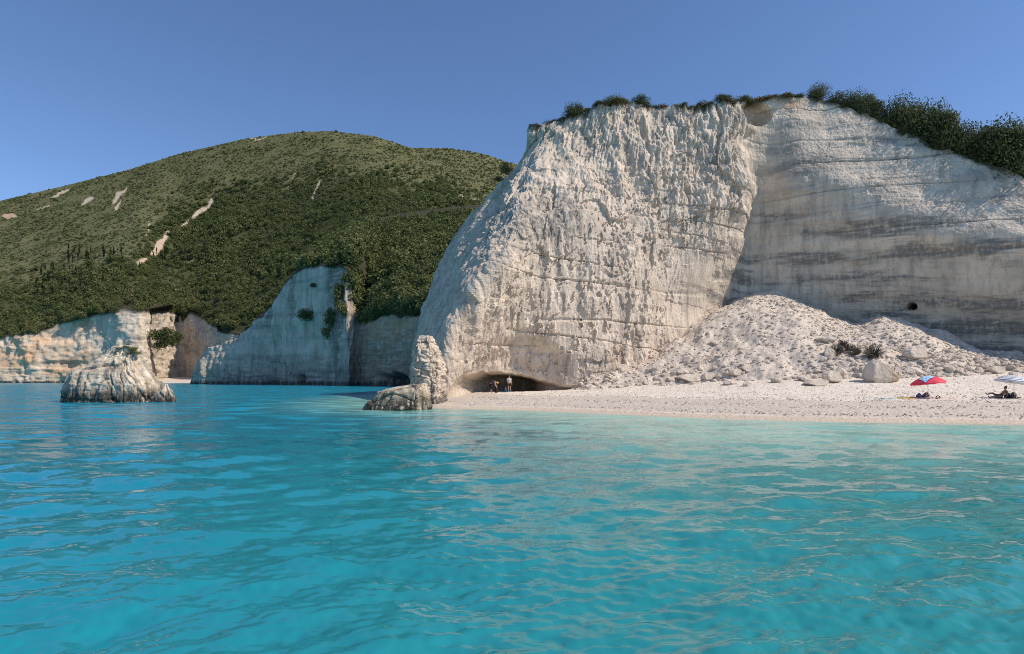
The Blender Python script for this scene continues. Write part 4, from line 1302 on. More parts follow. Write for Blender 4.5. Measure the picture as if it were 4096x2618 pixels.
def instancer(name, pts, scl, sources, label, cat_kind='stuff', zs=None):
    """one mass of plants or stones: a point mesh whose points carry copies of the source meshes"""
    me = bpy.data.meshes.new(name)
    n = len(pts)
    me.vertices.add(n)
    me.vertices.foreach_set('co', np.ascontiguousarray(pts, np.float32).ravel())
    r = np.random.default_rng(n)
    a = me.attributes.new('scl', 'FLOAT_VECTOR', 'POINT')
    s3 = np.stack([scl, scl, scl * (zs if zs is not None else 1.0)], 1).astype(np.float32)
    a.data.foreach_set('vector', s3.ravel())
    a = me.attributes.new('rot', 'FLOAT_VECTOR', 'POINT')
    rot = np.zeros((n, 3), np.float32); rot[:, 2] = r.random(n) * 6.28
    a.data.foreach_set('vector', rot.ravel())
    a = me.attributes.new('pick', 'INT', 'POINT')
    a.data.foreach_set('value', r.integers(0, len(sources), n).astype(np.int32))
    o = bpy.data.objects.new(name, me)
    COL.objects.link(o)
    ng = bpy.data.node_groups.new(name, 'GeometryNodeTree')
    ng.interface.new_socket('Geometry', in_out='INPUT', socket_type='NodeSocketGeometry')
    ng.interface.new_socket('Geometry', in_out='OUTPUT', socket_type='NodeSocketGeometry')
    gi = ng.nodes.new('NodeGroupInput'); go = ng.nodes.new('NodeGroupOutput')
    iop = ng.nodes.new('GeometryNodeInstanceOnPoints')
    iop.inputs['Pick Instance'].default_value = True
    jn = ng.nodes.new('GeometryNodeJoinGeometry')
    for k, sm in reversed(list(enumerate(sources))):
        so = bpy.data.objects.new(name + '_source', sm)      # never linked: only its mesh is used
        oi = ng.nodes.new('GeometryNodeObjectInfo')
        oi.inputs['Object'].default_value = so
        oi.inputs['As Instance'].default_value = True
        ng.links.new(oi.outputs['Geometry'], jn.inputs[0])

    def named(nm, typ):
        q = ng.nodes.new('GeometryNodeInputNamedAttribute')
        q.data_type = typ
        q.inputs['Name'].default_value = nm
        return q.outputs['Attribute']
    ng.links.new(gi.outputs[0], iop.inputs['Points'])
    ng.links.new(jn.outputs[0], iop.inputs['Instance'])
    ng.links.new(named('pick', 'INT'), iop.inputs['Instance Index'])
    e2r = ng.nodes.new('FunctionNodeEulerToRotation')
    ng.links.new(named('rot', 'FLOAT_VECTOR'), e2r.inputs[0])
    ng.links.new(e2r.outputs[0], iop.inputs['Rotation'])
    ng.links.new(named('scl', 'FLOAT_VECTOR'), iop.inputs['Scale'])
    ng.links.new(iop.outputs[0], go.inputs[0])
    md = o.modifiers.new('scatter', 'NODES')
    md.node_group = ng
    return tag(o, label, None, None, cat_kind)


def sample_grid(G, n, r):
    """n random points on a grid surface, even by area"""
    a = G[:-1, :-1]; b = G[1:, :-1]; c = G[:-1, 1:]
    area = np.linalg.norm(np.cross(b - a, c - a), axis=2).ravel()
    k = r.choice(len(area), n, p=area / area.sum())
    i, j = np.unravel_index(k, a.shape[:2])
    u = r.random((n, 1)); v = r.random((n, 1))
    d = G[1:, 1:][i, j]
    return (a[i, j] * (1 - u) * (1 - v) + b[i, j] * u * (1 - v) + c[i, j] * (1 - u) * v + d * u * v)


# --- the woods and scrub of the hill
rh = np.random.default_rng(5)
vis = HILL[(HILL[:, 0, 0] / HILL[:, 0, 1] > -1.05)]
pt = sample_grid(vis, 95000, rh)
qx, qy = pxpy(pt)
line = forest_line(qx) + 70 * fbm(pt[:, 0] * 0.022, pt[:, 1] * 0.022, 7, 3)
dens = ss(-110, 60, qy - line)
clr = fbm(pt[:, 0] * 0.03, pt[:, 1] * 0.03, pt[:, 2] * 0.03, 3)
sm = scar_mask(qx, qy)
pick = rh.random(len(pt))
infr = (qx > -260) & (qx < 2200)
wood = (pick < 0.32 * dens ** 1.3 * ss(-0.40, -0.08, clr)) & (sm < 0.10) & infr
patch = fbm(pt[:, 0] * 0.045, pt[:, 1] * 0.045, 9.0, 3)
scrub = (~wood) & (sm < 0.55) & infr & (pick < 0.10 + 0.70 * ss(-0.25, 0.2, patch)) & ((dens < 0.75) | (pick > 0.8))
wz = pt[wood]; ws = (1.5 + 2.0 * rh.random(wood.sum()) ** 1.8) * (0.65 + 0.85 * ss(-0.15, 0.3, fbm(wz[:, 0] * 0.02, wz[:, 1] * 0.02, 3, 3)))
instancer('hillside_woods', wz - np.array([0, 0, 0.3]), ws, TREE_FAR, 'dense dark green evergreen woods on the lower hillside')
sz = pt[scrub]; s_s = 0.40 + 0.85 * rh.random(scrub.sum()) ** 3.0
s_s *= np.where(rh.random(len(s_s)) < 0.05, 1.9, 1.0)
instancer('hillside_scrub', sz - np.array([0, 0, 0.15]), s_s, SHRUB_FAR, 'low olive scrub covering the upper hillside')
p2 = sample_grid(HILL2, 7000, rh)
instancer('shoulder_scrub', p2 - np.array([0, 0, 0.2]), 0.8 + 1.2 * rh.random(len(p2)) ** 2, SHRUB_FAR, 'scrub on the hill shoulder next to the white cliff')

# --- trees one can tell apart: headland back, and the fringe above the far cliff
hb = np.concatenate([sample_grid(HBACK[:, 0:50], 2600, rh), sample_grid(HBACK[:, 0:4], 130, rh)])
hx, hy = pxpy(hb)
ok = (hx > 1205) & (hx < 1900) & (hb[:, 1] < 335)
hb = hb[ok]; hx = hx[ok]; hy = hy[ok]
order = np.argsort(hb[:, 1])
near = order[:170]; rest = order[170:]
for k, i in enumerate(near):
    r = random.Random(int(i))
    s = r.uniform(1.9, 3.9)
    add_tree('maquis_tree', tuple(hb[i] - np.array([0, 0, 0.5])), s, s * r.uniform(0.8, 1.15), CROWN_MID, 'evergreen tree in the woods on the headland above the shaded cliff', 'tree', 'trees on the headland', k)
instancer('headland_woods', hb[rest] - np.array([0, 0, 0.4]), 1.7 + 1.7 * rh.random(len(rest)), TREE_FAR, 'evergreen woods on the back of the headland')
fr = []
for k in range(130):
    r = random.Random(900 + k)
    px = r.uniform(-40, 930)
    i = np.argmin(np.abs(HILL[:, 0, 0] / HILL[:, 0, 1] - (px / 4 - 512) / FPX))
    j = int(r.random() ** 1.6 * 8)
    p = HILL[i, j]
    s = r.uniform(1.8, 3.4)
    add_tree('maquis_tree', (p[0], p[1] - 2.5, p[2] - 1.2), s, s * r.uniform(0.8, 1.1), CROWN_MID, 'dark evergreen tree in the fringe above the far sunlit cliff', 'tree', 'trees fringing the far cliff', k)

# --- cypresses on the hill
cyp_me = []
for i in range(3):
    V, F = leaf_cloud(seed=120 + i, n_clump=40, n_leaf=380, R=(0.10, 0.10, 0.52), size=0.035, shell=0.8, low=-0.98)
    me = raw_mesh('cypress_tree', V, F, smooth=False); me.materials.append(M['cypress'])
    cyp_me.append(me)
HPX, HPY = pxpy(HILL)


def hill_at(px, py):
    i, j = np.unravel_index(np.argmin((HPX - px) ** 2 + (HPY - py) ** 2), HPX.shape)
    return HILL[i, j]


rc = random.Random(77)
CYP = [(262, 490, 1000, 1055, 26), (600, 840, 1000, 1048, 34), (130, 420, 1070, 1180, 34), (430, 560, 1060, 1090, 4)]
for x0, x1, y0, y1, n in CYP:
    for k in range(n):
        p = hill_at(rc.uniform(x0, x1), rc.uniform(y0, y1) + 8)
        o = obj('cypress_tree', cyp_me[rc.randrange(3)])
        h = rc.uniform(4.0, 8.5)
        o.location = (p[0] + rc.uniform(-1, 1), p[1] + rc.uniform(-1, 1), p[2] - 0.3)
        o.scale = (h * rc.uniform(0.8, 1.2), h, h)
        o.rotation_euler = (0, 0, rc.uniform(0, 6))
        tag(o, 'slender dark cypress standing among the hillside scrub', 'tree', 'cypresses on the hillside')

# --- trees along the crest of the tall cliff
CREST_TREES = [  # px, top py, width, back, label
    (3278, 339, 74, 0.6, 'upright bushy tree standing alone at the highest part of the right-hand crest'),
    (3381, 360, 95, 1.2, 'rounded grey-green tree, first of the dense trees on the sloping crest'),
    (3460, 363, 66, 1.2, 'tree with a thin raised tip on the sloping crest'),
    (3520, 388, 90, 1.6, 'dark tree just downhill of the thin-tipped crest tree'),
    (3588, 395, 92, 2.0, 'broad green tree near the middle of the crest thicket'),
    (3646, 386, 100, 2.4, 'tallest bright green tree in the middle of the crest thicket'),
    (3705, 392, 96, 2.2, 'green tree at the right shoulder of the crest thicket'),
    (3757, 420, 90, 2.0, 'dark green tree where the crest thicket begins to drop'),
    (3803, 424, 96, 1.8, 'full yellowish-green tree above the steep end of the crest thicket'),
    (3862, 470, 84, 1.4, 'dark tree at the low end of the crest thicket'),
    (3919, 494, 80, 1.3, 'small round tree in the dip before the far right trees'),
    (3965, 532, 80, 1.2, 'low tree in the dip beside the tall far right tree'),
    (4046, 466, 110, 1.8, 'tall dark tree near the right edge of the crest'),
    (4100, 480, 110, 1.6, 'large tree cut by the right edge of the picture'),
    (2290, 412, 74, 0.5, 'dark upright tree at the left end of the white cliff top'),
    (2448, 402, 100, 0.6, 'low grey-brown bush on the white cliff top beside the left tree'),
    (2560, 384, 74, 0.6, 'dark bush on the highest part of the left cliff top'),
    (2895, 380, 66, 0.6, 'small dark bush left of the rusty patch on the crest'),
    (2980, 382, 74, 0.7, 'twiggy bush just beside the rusty patch on the crest'),
    (2815, 404, 60, 0.5, 'low dark bush left of the two small crest bushes'),
    (2195, 492, 60, 0.6, 'low scrubby bush at the top left corner of the white cliff'),
]
for k, (px, top, wd, back, lab) in enumerate(CREST_TREES):
    c = crest_at(px)
    b = (c[0] + 0.35 * back, c[1] + back, c[2] - 0.35)
    d = b[1]
    zt = CAM_H + (HOR - top / 4) / FPX * d
    hgt = max(0.7, zt - b[2])
    rx = wd / 4 / FPX * d / 2 * 1.12
    rx = max(rx * 1.15, hgt / 1.72 * 0.72)
    add_tree('crest_tree' if hgt > 1.6 else 'crest_bush', b, rx, hgt / 1.72, CROWN_NEAR, lab, 'tree' if hgt > 1.6 else 'bush', 'trees and bushes on the cliff crest', k, True, 0.22)
# undergrowth that closes the thicket at the lip of the cliff
ru = random.Random(5)
for k in range(46):
    px = 3340 + (4110 - 3340) * k / 45 + ru.uniform(-8, 8)
    c = crest_at(px)
    s = ru.uniform(0.55, 1.05)
    add_tree('crest_shrub', (c[0] + ru.uniform(0, .5), c[1] + ru.uniform(0.1, 1.5), c[2] - 0.45), s, s * 0.85, CROWN_NEAR, 'low leafy shrub at the lip of the sloping crest under the trees', 'shrub', 'shrubs under the crest trees', k, False, 0.1)

V, F = leaf_cloud(seed=300, n_clump=16, n_leaf=700, R=(1, 1, 0.6), size=0.10, shell=0.7)
V[:, 2] *= 1.0
DRY = raw_mesh('dry_tuft', V, F, smooth=False); DRY.materials.append(M['dry'])


def blades(name, n, h, spread, seed, mat, wd=0.02, droop=0.5):
    r = np.random.default_rng(seed)
    V = []; F = []
    for i in range(n):
        a = r.random() * 6.28; rr = spread * r.random() ** 0.5
        bx, by = math.cos(a) * rr * 0.5, math.sin(a) * rr * 0.5
        a2 = a + r.normal() * 0.6
        hh = h * (0.5 + 0.7 * r.random())
        dx, dy = math.cos(a2) * spread * droop, math.sin(a2) * spread * droop
        px, py = -math.sin(a2) * wd, math.cos(a2) * wd
        k = len(V)
        V += [(bx - px, by - py, 0), (bx + px, by + py, 0), (bx + dx * .5 + px * .7, by + dy * .5 + py * .7, hh * .65), (bx + dx * .5 - px * .7, by + dy * .5 - py * .7, hh * .65), (bx + dx, by + dy, hh)]
        F += [(k, k + 1, k + 2, k + 3), (k + 3, k + 2, k + 4, k + 4)]
    me = bpy.data.meshes.new(name)
    me.from_pydata(V, [], [tuple(dict.fromkeys(f)) for f in F])
    me.materials.append(mat)
    return me


M['twig'] = simple_mat('dead_twigs', (0.11, 0.085, 0.06), 0.95, 0.35, 9)
BL_DRY = blades('dry_tuft', 160, 0.5, 0.5, 1, M['dry'], 0.018)
BL_TWIG = [blades('dead_bush', 260, 0.8, 0.8, 2 + i, M['twig'], 0.018, 0.8) for i in range(2)]
BL_GRASS = blades('grass_tuft', 260, 0.55, 0.6, 6, M['grass'], 0.022, 0.7)
DRYSPOTS = [(2220, 0), (2320, 0), (2350, 1), (2385, 0), (2425, 1), (2490, 1), (2600, 1), (2625, 0), (2650, 1), (2740, 0), (2770, 1), (2850, 0), (2930, 1), (3030, 0), (3070, 1), (3105, 1), (3140, 1), (3170, 1), (3205, 1), (3235, 0), (3315, 1), (3340, 1)]
DRYSPOTS += [(2205 + 37 * i + (i * 53) % 23, (i * 7) % 3 > 0) for i in range(28)]
for k, (px, kind) in enumerate(DRYSPOTS):
    c = crest_at(px)
    o = obj('dry_tuft', CROWN_NEAR[k % 5] if k % 3 == 0 else DRY if kind else BL_DRY)
    s = 0.50 + 0.35 * ((k * 37) % 10) / 10
    o.location = (c[0], c[1] + 0.35, c[2] - (0.12 if kind else 0.1))
    o.scale = (s * 1.5, s * 1.2, s * (0.9 if kind else 1.4)); o.rotation_euler = (0, 0, k * 1.3)
    tag(o, 'low green scrub cushion in the fringe on the edge of the white cliff top' if k % 3 == 0 else 'dry brown tuft of grass on the bare edge of the white cliff top', 'shrub' if k % 3 == 0 else 'grass tuft', 'scrub cushions along the cliff edge' if k % 3 == 0 else 'dry tufts along the cliff edge')
    if k % 3 == 0: o.name = 'scrub_cushion'; o.scale = (s * 1.1, s * 0.9, s * 0.55)
# bush on the left shoulder against the hill
for k, (px, py, d, rx, rz, lab) in enumerate([(2022, 690, 72.5, 0.85, 0.85, 'dark bush clinging to the left shoulder of the white cliff'), (1990, 722, 72.2, 0.8, 0.35, 'low green tuft just below the bush on the left shoulder')]):
    add_tree('cliff_bush', W(px, py, d), rx, rz, CROWN_NEAR, lab, 'bush', None, 3 + k, k == 0, 0.1)


# --- bushes on the headland and far cliff faces
def face_at(G, px, py):
    a, b = pxpy(G)
    i, j = np.unravel_index(np.argmin((a - px) ** 2 + (b - py) ** 2), a.shape)
    return G[i, j]


for k, (px, py, rx, rz, lab) in enumerate([(1235, 1258, 3.6, 2.6, 'dark bush growing out of the middle of the shaded headland cliff'), (1362, 1175, 2.6, 4.2, 'upper bush on the dark plant streak of the headland cliff'), (1335, 1262, 2.3, 4.6, 'middle bush on the dark plant streak of the headland cliff'),
                                           (1380, 1235, 2.2, 3.6, 'bush right of the plant streak near the edge of the headland cliff'), (1318, 1330, 1.9, 3.2, 'lowest bush on the dark plant streak of the headland cliff'), (1265, 1140, 1.2, 1.0, 'small bush high on the shaded headland cliff')]):
    p = face_at(HFACE, px, py)
    add_tree('cliff_bush', (p[0] - 0.6, p[1] - 1.0, p[2] - rz * 0.6), rx, rz, CROWN_MID, lab, 'bush', None, 1 + 2 * k, False, 0.0)
for k, (px, py, rx, rz) in enumerate([(625, 1330, 5.0, 4.6), (655, 1345, 5.2, 5.2), (690, 1360, 4.4, 4.4), (705, 1335, 4.0, 3.6), (640, 1372, 4.2, 3.4), (668, 1312, 4.0, 3.2)]):
    p = W(px, py + 22, 352)
    add_tree('cove_tree', p, rx, rz, CROWN_MID, 'broad dark green tree in the clump hanging in the far cove', 'tree', 'clump of trees in the far cove', k, True, 0.0)
# grass on the stack
for k, (px, py) in enumerate([(465, 1408), (478, 1395), (505, 1390), (522, 1400), (540, 1398), (470, 1420), (515, 1412), (548, 1412)]):
    o = obj('grass_tuft', BL_GRASS)
    p = W(px, py + 3, D_ST + 1.7)
    o.location = p; o.rotation_euler = (0.35, 0, k * 1.1); o.scale = (0.6, 0.6, 0.5)
    tag(o, 'dry yellow-green grass tuft on top of the pointed sea stack', 'grass tuft', 'grass on the sea stack')


# ------------------------------------------------------------------ stones
def stone_mesh(name, seed, sub=3, mat=None, squash=0.7, cuts=9):
    r = np.random.default_rng(seed)
    bm = bmesh.new()
    bmesh.ops.create_icosphere(bm, subdivisions=sub, radius=1.0)
    V = np.array([v.co[:] for v in bm.verts])
    for _ in range(cuts):
        n = r.normal(size=3); n /= np.linalg.norm(n)
        off = r.uniform(0.45, 0.8)
        d = V @ n - off
        V = V - np.where(d > 0, d * 0.92, 0)[:, None] * n
    k = 1 + 0.16 * fbm(V[:, 0] * 1.6 + seed, V[:, 1] * 1.6, V[:, 2] * 1.6, 3, 0.6) + 0.07 * pn(V[:, 0] * 6 + seed, V[:, 1] * 6, V[:, 2] * 6)
    V = V * k[:, None] * np.array([1.0, 0.85, squash])
    for v, c in zip(bm.verts, V): v.co = c
    me = bpy.data.meshes.new(name)
    bm.to_mesh(me); bm.free()
    me.polygons.foreach_set('use_smooth', [False] * len(me.polygons))
    me.materials.append(mat or M['boulder'])
    return me


ST_BIG = [stone_mesh('boulder', 400 + i, 4, squash=(0.62, 0.75, 0.55)[i % 3]) for i in range(6)]
ST_SML = [stone_mesh('stone', 420 + i, 2, squash=0.68, cuts=7) for i in range(6)]
BOULDERS = [
    (3537, 1535, 145, 92, 'largest boulder, pointed with a rusty right side, standing on the beach'),
    (2769, 1528, 92, 30, 'long flat-topped boulder at the left foot of the rockfall'),
    (2838, 1526, 46, 30, 'rounded boulder touching the long flat boulder'),
    (2744, 1500, 52, 24, 'slabby boulder just above the long flat boulder'),
    (2634, 1490, 54, 34, 'grey lumpy boulder at the left end of the rockfall'),
    (2520, 1458, 62, 66, 'tall upright slab leaning on the foot of the white cliff'),
    (2493, 1492, 52, 30, 'squared ledge block beside the upright slab'),
    (2993, 1492, 46, 26, 'tilted slab on the lower middle of the rockfall'),
    (2953, 1510, 52, 26, 'flat-faced boulder below the tilted slab'),
    (2928, 1540, 46, 22, 'low boulder on the beach below the middle of the rockfall'),
    (2995, 1546, 42, 18, 'outermost flat stone below the middle of the rockfall'),
    (3110, 1532, 36, 20, 'lone small boulder between the middle and right boulder groups'),
    (3227, 1526, 58, 24, 'left boulder of the group below the dead bushes'),
    (3277, 1545, 78, 26, 'wide low boulder in front of the group below the dead bushes'),
    (3342, 1534, 72, 42, 'big rounded boulder at the right of the group below the dead bushes'),
    (3377, 1505, 36, 34, 'upright narrow stone behind the big rounded boulder'),
    (3332, 1440, 60, 44, 'pale block lodged under the dead bushes on the rockfall'),
    (3312, 1374, 72, 26, 'slab lying above the dead bushes on the rockfall'),
    (2868, 1382, 42, 18, 'flat pale stone high on the left of the rockfall'),
    (2975, 1416, 28, 16, 'small pale stone in the middle of the rockfall'),
    (3680, 1444, 84, 50, 'large pale rounded block on the right slope of the rockfall'),
    (3673, 1500, 68, 34, 'block at the foot of the slope behind the red umbrella'),
    (3602, 1502, 42, 26, 'block just right of the largest boulder'),
    (3807, 1492, 34, 26, 'small block at the slope foot right of the red umbrella'),
    (3846, 1494, 28, 18, 'little stone at the slope foot between the two umbrellas'),
    (3998, 1496, 54, 30, 'smooth boulder lying on the beach above the striped umbrella'),
    (4063, 1504, 30, 14, 'low stone at the right of the beach beside the smooth boulder'),
    (3870, 1434, 44, 22, 'pale block in the shade on the upper right slope'),
]
boulder_xy = []
for k, (px, py, wd, ht, lab) in enumerate(BOULDERS):
    x, y, z = hit(px, py)
    s = 1 / 4 / FPX * y
    if k == 0:
        me = stone_mesh('boulder', 431, 5, squash=0.9, cuts=12)
        co = np.array([v.co[:] for v in me.vertices])
        tip = np.clip((co[:, 2] + 0.3) / 1.1, 0, 1)
        co[:, 0] = co[:, 0] * (1 - 0.80 * tip) + 0.10 * tip; co[:, 1] *= (1 - 0.65 * tip); co[:, 2] *= 1.12
        me.vertices.foreach_set('co', co.astype(np.float32).ravel())
        me.attributes.new('rust', 'FLOAT', 'POINT').data.foreach_set('value', (ss(0.2, 0.75, co[:, 0] + 0.3 * tip) * 0.9).astype(np.float32))
        rz = 0.0
    else:
        me = ST_BIG[k % 6]; rz = (k * 2.399) % 0.9 - 0.45
    o = obj('boulder', me)
    w2 = wd * s / 2 * 1.30; h2 = ht * s * 1.15
    sq = 0.9 if k == 0 else (0.62, 0.75, 0.55)[(k % 6) % 3]
    o.scale = (w2, w2 * 0.9, h2 / (1.55 * sq))
    o.location = (x, y + w2 * 0.6, z + h2 * 0.42)
    o.rotation_euler = (0.06 * math.sin(k), 0.10 * math.cos(k * 1.7) if k else 0, rz)
    tag(o, lab, 'boulder', 'boulders fallen from the cliff')
    boulder_xy.append((x, y))

rs = np.random.default_rng(21)
xs = rs.uniform(6, 52, 80000); ys = rs.uniform(48, 74, 80000)
zs_ = scree_z(xs, ys); bz_ = beach_z(xs, ys)
wall_d = xs * 0.6 + ys * 0.8 - 76.92
front = ys < 57 + 0.556 * xs + 1.5
on = (zs_ > bz_ - 0.25) & (wall_d < 0.3) & front
xs, ys = xs[on], ys[on]
gz = ground_z(xs, ys)
clump = fbm(xs * 0.35, ys * 0.35, 4.0, 3)
rightness = ss(24, 36, xs)
keep = rs.random(len(xs)) < 0.25 + 0.75 * np.maximum(rightness * 0.9, ss(-0.05, 0.25, clump))
xs, ys, gz = xs[keep], ys[keep], gz[keep]
ssz = 0.026 + 0.22 * rs.random(len(xs)) ** 8.0
ssz *= 1 + 0.5 * ss(2.5, 0.5, gz - beach_z(xs, ys))
big = np.argsort(-ssz)[:250]
for k, i in enumerate(big):
    o = obj('rubble_stone', ST_SML[k % 6])
    s = float(ssz[i]) * 1.15
    o.location = (float(xs[i]), float(ys[i]), float(gz[i]) + s * 0.02)
    o.scale = (s * 1.15, s, s * 0.95)
    o.rotation_euler = (rs.normal() * 0.25, rs.normal() * 0.25, rs.random() * 6.28)
    tag(o, 'angular white limestone lump among the loose rubble of the rockfall', 'stone', 'stones of the rockfall')
m_ = np.ones(len(xs), bool); m_[big] = False
idx = np.where(m_)[0][:18000]
instancer('rubble', np.stack([xs[idx], ys[idx], gz[idx] - ssz[idx] * 0.05], 1), ssz[idx], ST_SML, 'loose white rubble strewn over the rockfall', zs=0.9)
# cobbles on the shingle
n = 10000
uu = rs.uniform(-0.12, 0.95, n); dd = 27 + 36 * rs.random(n) ** 1.3
bxs = uu * dd; D_ = shore_dist(bxs, dd)
kk = (D_ > 1.5) & (scree_z(bxs, dd) < beach_z(bxs, dd) + 0.2) & (dd < 58.5 + 0.45 * np.maximum(bxs, -4) * (bxs > 0)) & ~((bxs < -2) & (dd > 52))
bxs, dd, D_ = bxs[kk], dd[kk], D_[kk]
bzz = beach_z(bxs, dd, D_)
sz_ = 0.025 + 0.055 * rs.random(len(bxs)) ** 2.5
instancer('shingle_stones', np.stack([bxs, dd, bzz + 0.01], 1), sz_, ST_SML, 'pebbles and cobbles scattered over the shingle beach', zs=0.8)

# dead bushes torn down with the rock
for k, (px, py, s, lab) in enumerate([(3345, 1412, 0.85, 'dead brown bush half buried at the left of the rubble hump'), (3395, 1405, 0.75, 'dead bush in the middle of the rubble hump'), (3430, 1418, 0.95, 'large dead bush at the brow of the rubble hump'), (3490, 1425, 1.15, 'round dark dead bush at the right of the rubble hump'),
                                      (3370, 1385, 0.7, 'upper dead bush on the rubble hump'), (3640, 1480, 0.5, 'small dark dead tuft at the slope foot behind the red umbrella'), (3440, 1243, 1.5, 'bare dark shrub growing against the shaded wall above the rubble')]):
    x, y, z = hit(px, py)
    o = obj('dead_bush', BL_TWIG[k % 2])
    o.location = (x, y, z - 0.05); o.scale = (s, s, s * (1.0 if k < 6 else 1.1)); o.rotation_euler = (0.7 if k < 6 else 0.0, 0, k * 2.0)
    tag(o, lab, 'dead bush')
# ------------------------------------------------------------------ people
M['skin'] = simple_mat('skin', (0.46, 0.27, 0.18), 0.55, 0.06, 5)
M['skin_tan'] = simple_mat('tanned_skin', (0.30, 0.16, 0.10), 0.55, 0.06, 5)
M['hair_dark'] = simple_mat('dark_hair', (0.03, 0.022, 0.018), 0.6, 0.3, 20)
M['hair_blond'] = simple_mat('blond_hair', (0.55, 0.40, 0.20), 0.6, 0.2, 20)
M['navy'] = simple_mat('navy_cloth', (0.045, 0.055, 0.115), 0.85, 0.2, 8)
M['black_cloth'] = simple_mat('black_cloth', (0.018, 0.018, 0.022), 0.85, 0.25, 8)
M['grey_shirt'] = simple_mat('pale_grey_shirt', (0.50, 0.50, 0.53), 0.85, 0.12, 6)
M['white_cloth'] = simple_mat('white_cloth', (0.78, 0.78, 0.77), 0.85, 0.05, 6)
M['blue_shoe'] = simple_mat('bright_blue_shoe', (0.04, 0.42, 0.80), 0.6, 0.1, 9)
M['red_cloth'] = simple_mat('red_canopy', (0.86, 0.06, 0.095), 0.6, 0.05, 4)
M['lightblue'] = simple_mat('light_blue_towel', (0.42, 0.66, 0.86), 0.9, 0.14, 9, bump=0.3)
M['cyan_towel'] = simple_mat('pale_cyan_towel', (0.45, 0.74, 0.80), 0.9, 0.10, 9)
M['yellow'] = simple_mat('yellow_towel', (0.82, 0.56, 0.17), 0.9, 0.10, 9)
M['lilac'] = simple_mat('mauve_towel', (0.40, 0.33, 0.40), 0.9, 0.12, 9)
M['pole'] = simple_mat('pale_metal_pole', (0.62, 0.62, 0.60), 0.35, 0.05, 4, 0.5)
M['brown_bag'] = simple_mat('brown_canvas', (0.155, 0.105, 0.085), 0.85, 0.25, 10)
M['dark_blue'] = simple_mat('dark_blue_plastic', (0.012, 0.05, 0.11), 0.45, 0.2, 8, 0.4)
M['black_rubber'] = simple_mat('black_rubber', (0.015, 0.015, 0.016), 0.5, 0.2, 8, 0.4)


def skin_mesh(name, joints, bones, mat, sub=2):
    """one continuous body: joints {name: (x, y, z, radius)}, bones [(a, b)], grown with a Skin modifier from the first joint"""
    keys = list(joints)
    me = bpy.data.meshes.new(name + '_skeleton')
    me.from_pydata([joints[k][:3] for k in keys], [(keys.index(a), keys.index(b)) for a, b in bones], [])
    o = bpy.data.objects.new(name + '_skeleton', me)
    COL.objects.link(o)
    md = o.modifiers.new('skin', 'SKIN')
    md.use_smooth_shade = True
    sv = me.skin_vertices[0].data
    for i, k in enumerate(keys):
        r = joints[k][3]
        sv[i].radius = r if isinstance(r, tuple) else (r, r)
        sv[i].use_root = (i == 0)
    s2 = o.modifiers.new('sub', 'SUBSURF'); s2.levels = sub; s2.render_levels = sub
    dg = bpy.context.evaluated_depsgraph_get()
    res = bpy.data.meshes.new_from_object(o.evaluated_get(dg))
    bpy.data.objects.remove(o)
    res.name = name
    res.materials.clear(); res.materials.append(mat)
    res.polygons.foreach_set('use_smooth', [True] * len(res.polygons))
    return res


def join_mesh(me, mb):
    """append a collector's faces to a mesh, giving one mesh"""
    bm = bmesh.new(); bm.from_mesh(me)
    vs = [bm.verts.new(v) for v in mb.v]
    for f in mb.f:
        try: bm.faces.new([vs[i] for i in f]).smooth = True
        except ValueError: pass
    bm.to_mesh(me); bm.free()
    return me


def hand(mb, wrist, direction, side, size=1.0, curl=0.4):
    """palm and five bent fingers of unequal length"""
    w = Vector(wrist); d = Vector(direction).normalized(); s = Vector(side); s = (s - d * s.dot(d)).normalized()
    n = d.cross(s)
    palm = w + d * 0.045 * size
    mb.tube([w, w + d * 0.03 * size, w + d * 0.085 * size], [0.024 * size, 0.033 * size, 0.028 * size], 8)
    for k, ln in enumerate((0.070, 0.080, 0.075, 0.058)):
        b = w + d * 0.078 * size + s * (0.027 - 0.018 * k) * size
        m = b + d * ln * 0.5 * size + n * 0.010 * curl
        e = b + d * ln * 0.9 * size + n * ln * curl * 0.6
        mb.tube([b, m, e], [0.0095 * size, 0.0088 * size, 0.006 * size], 6)
    b = w + d * 0.028 * size + s * 0.030 * size
    mb.tube([b, b + (d * 0.6 + s * 0.8) * 0.035 * size, b + (d * 0.9 + s * 0.7) * 0.062 * size], [0.012 * size, 0.011 * size, 0.007 * size], 6)


def head(mb, c, look, up=(0, 0, 1), size=1.0):
    """skull with brow, nose, mouth, chin and ears; look = facing direction"""
    c = Vector(c); f = Vector(look).normalized(); u = Vector(up); u = (u - f * u.dot(f)).normalized(); r = f.cross(u)
    tmp = MB()
    tmp.ellipsoid((0, 0, 0), (0.078, 0.098, 0.118), 16, 12, lambda p: 1 - 0.16 * max(0, -p.z) * (1 - max(0, p.y)) - 0.05 * max(0, p.z))
    tmp.ellipsoid((0, 0.098, -0.012), (0.013, 0.022, 0.026), 8, 6)
    tmp.ellipsoid((0, 0.082, -0.062), (0.026, 0.014, 0.009), 8, 6)
    for sx in (-1, 1):
        tmp.ellipsoid((sx * 0.079, -0.005, -0.01), (0.010, 0.022, 0.032), 8, 6)
        tmp.ellipsoid((sx * 0.032, 0.088, 0.018), (0.014, 0.010, 0.009), 8, 6)
    V = [c + (r * v[0] + f * v[1] + u * v[2]) * size for v in tmp.v]
    mb.add(V, tmp.f)


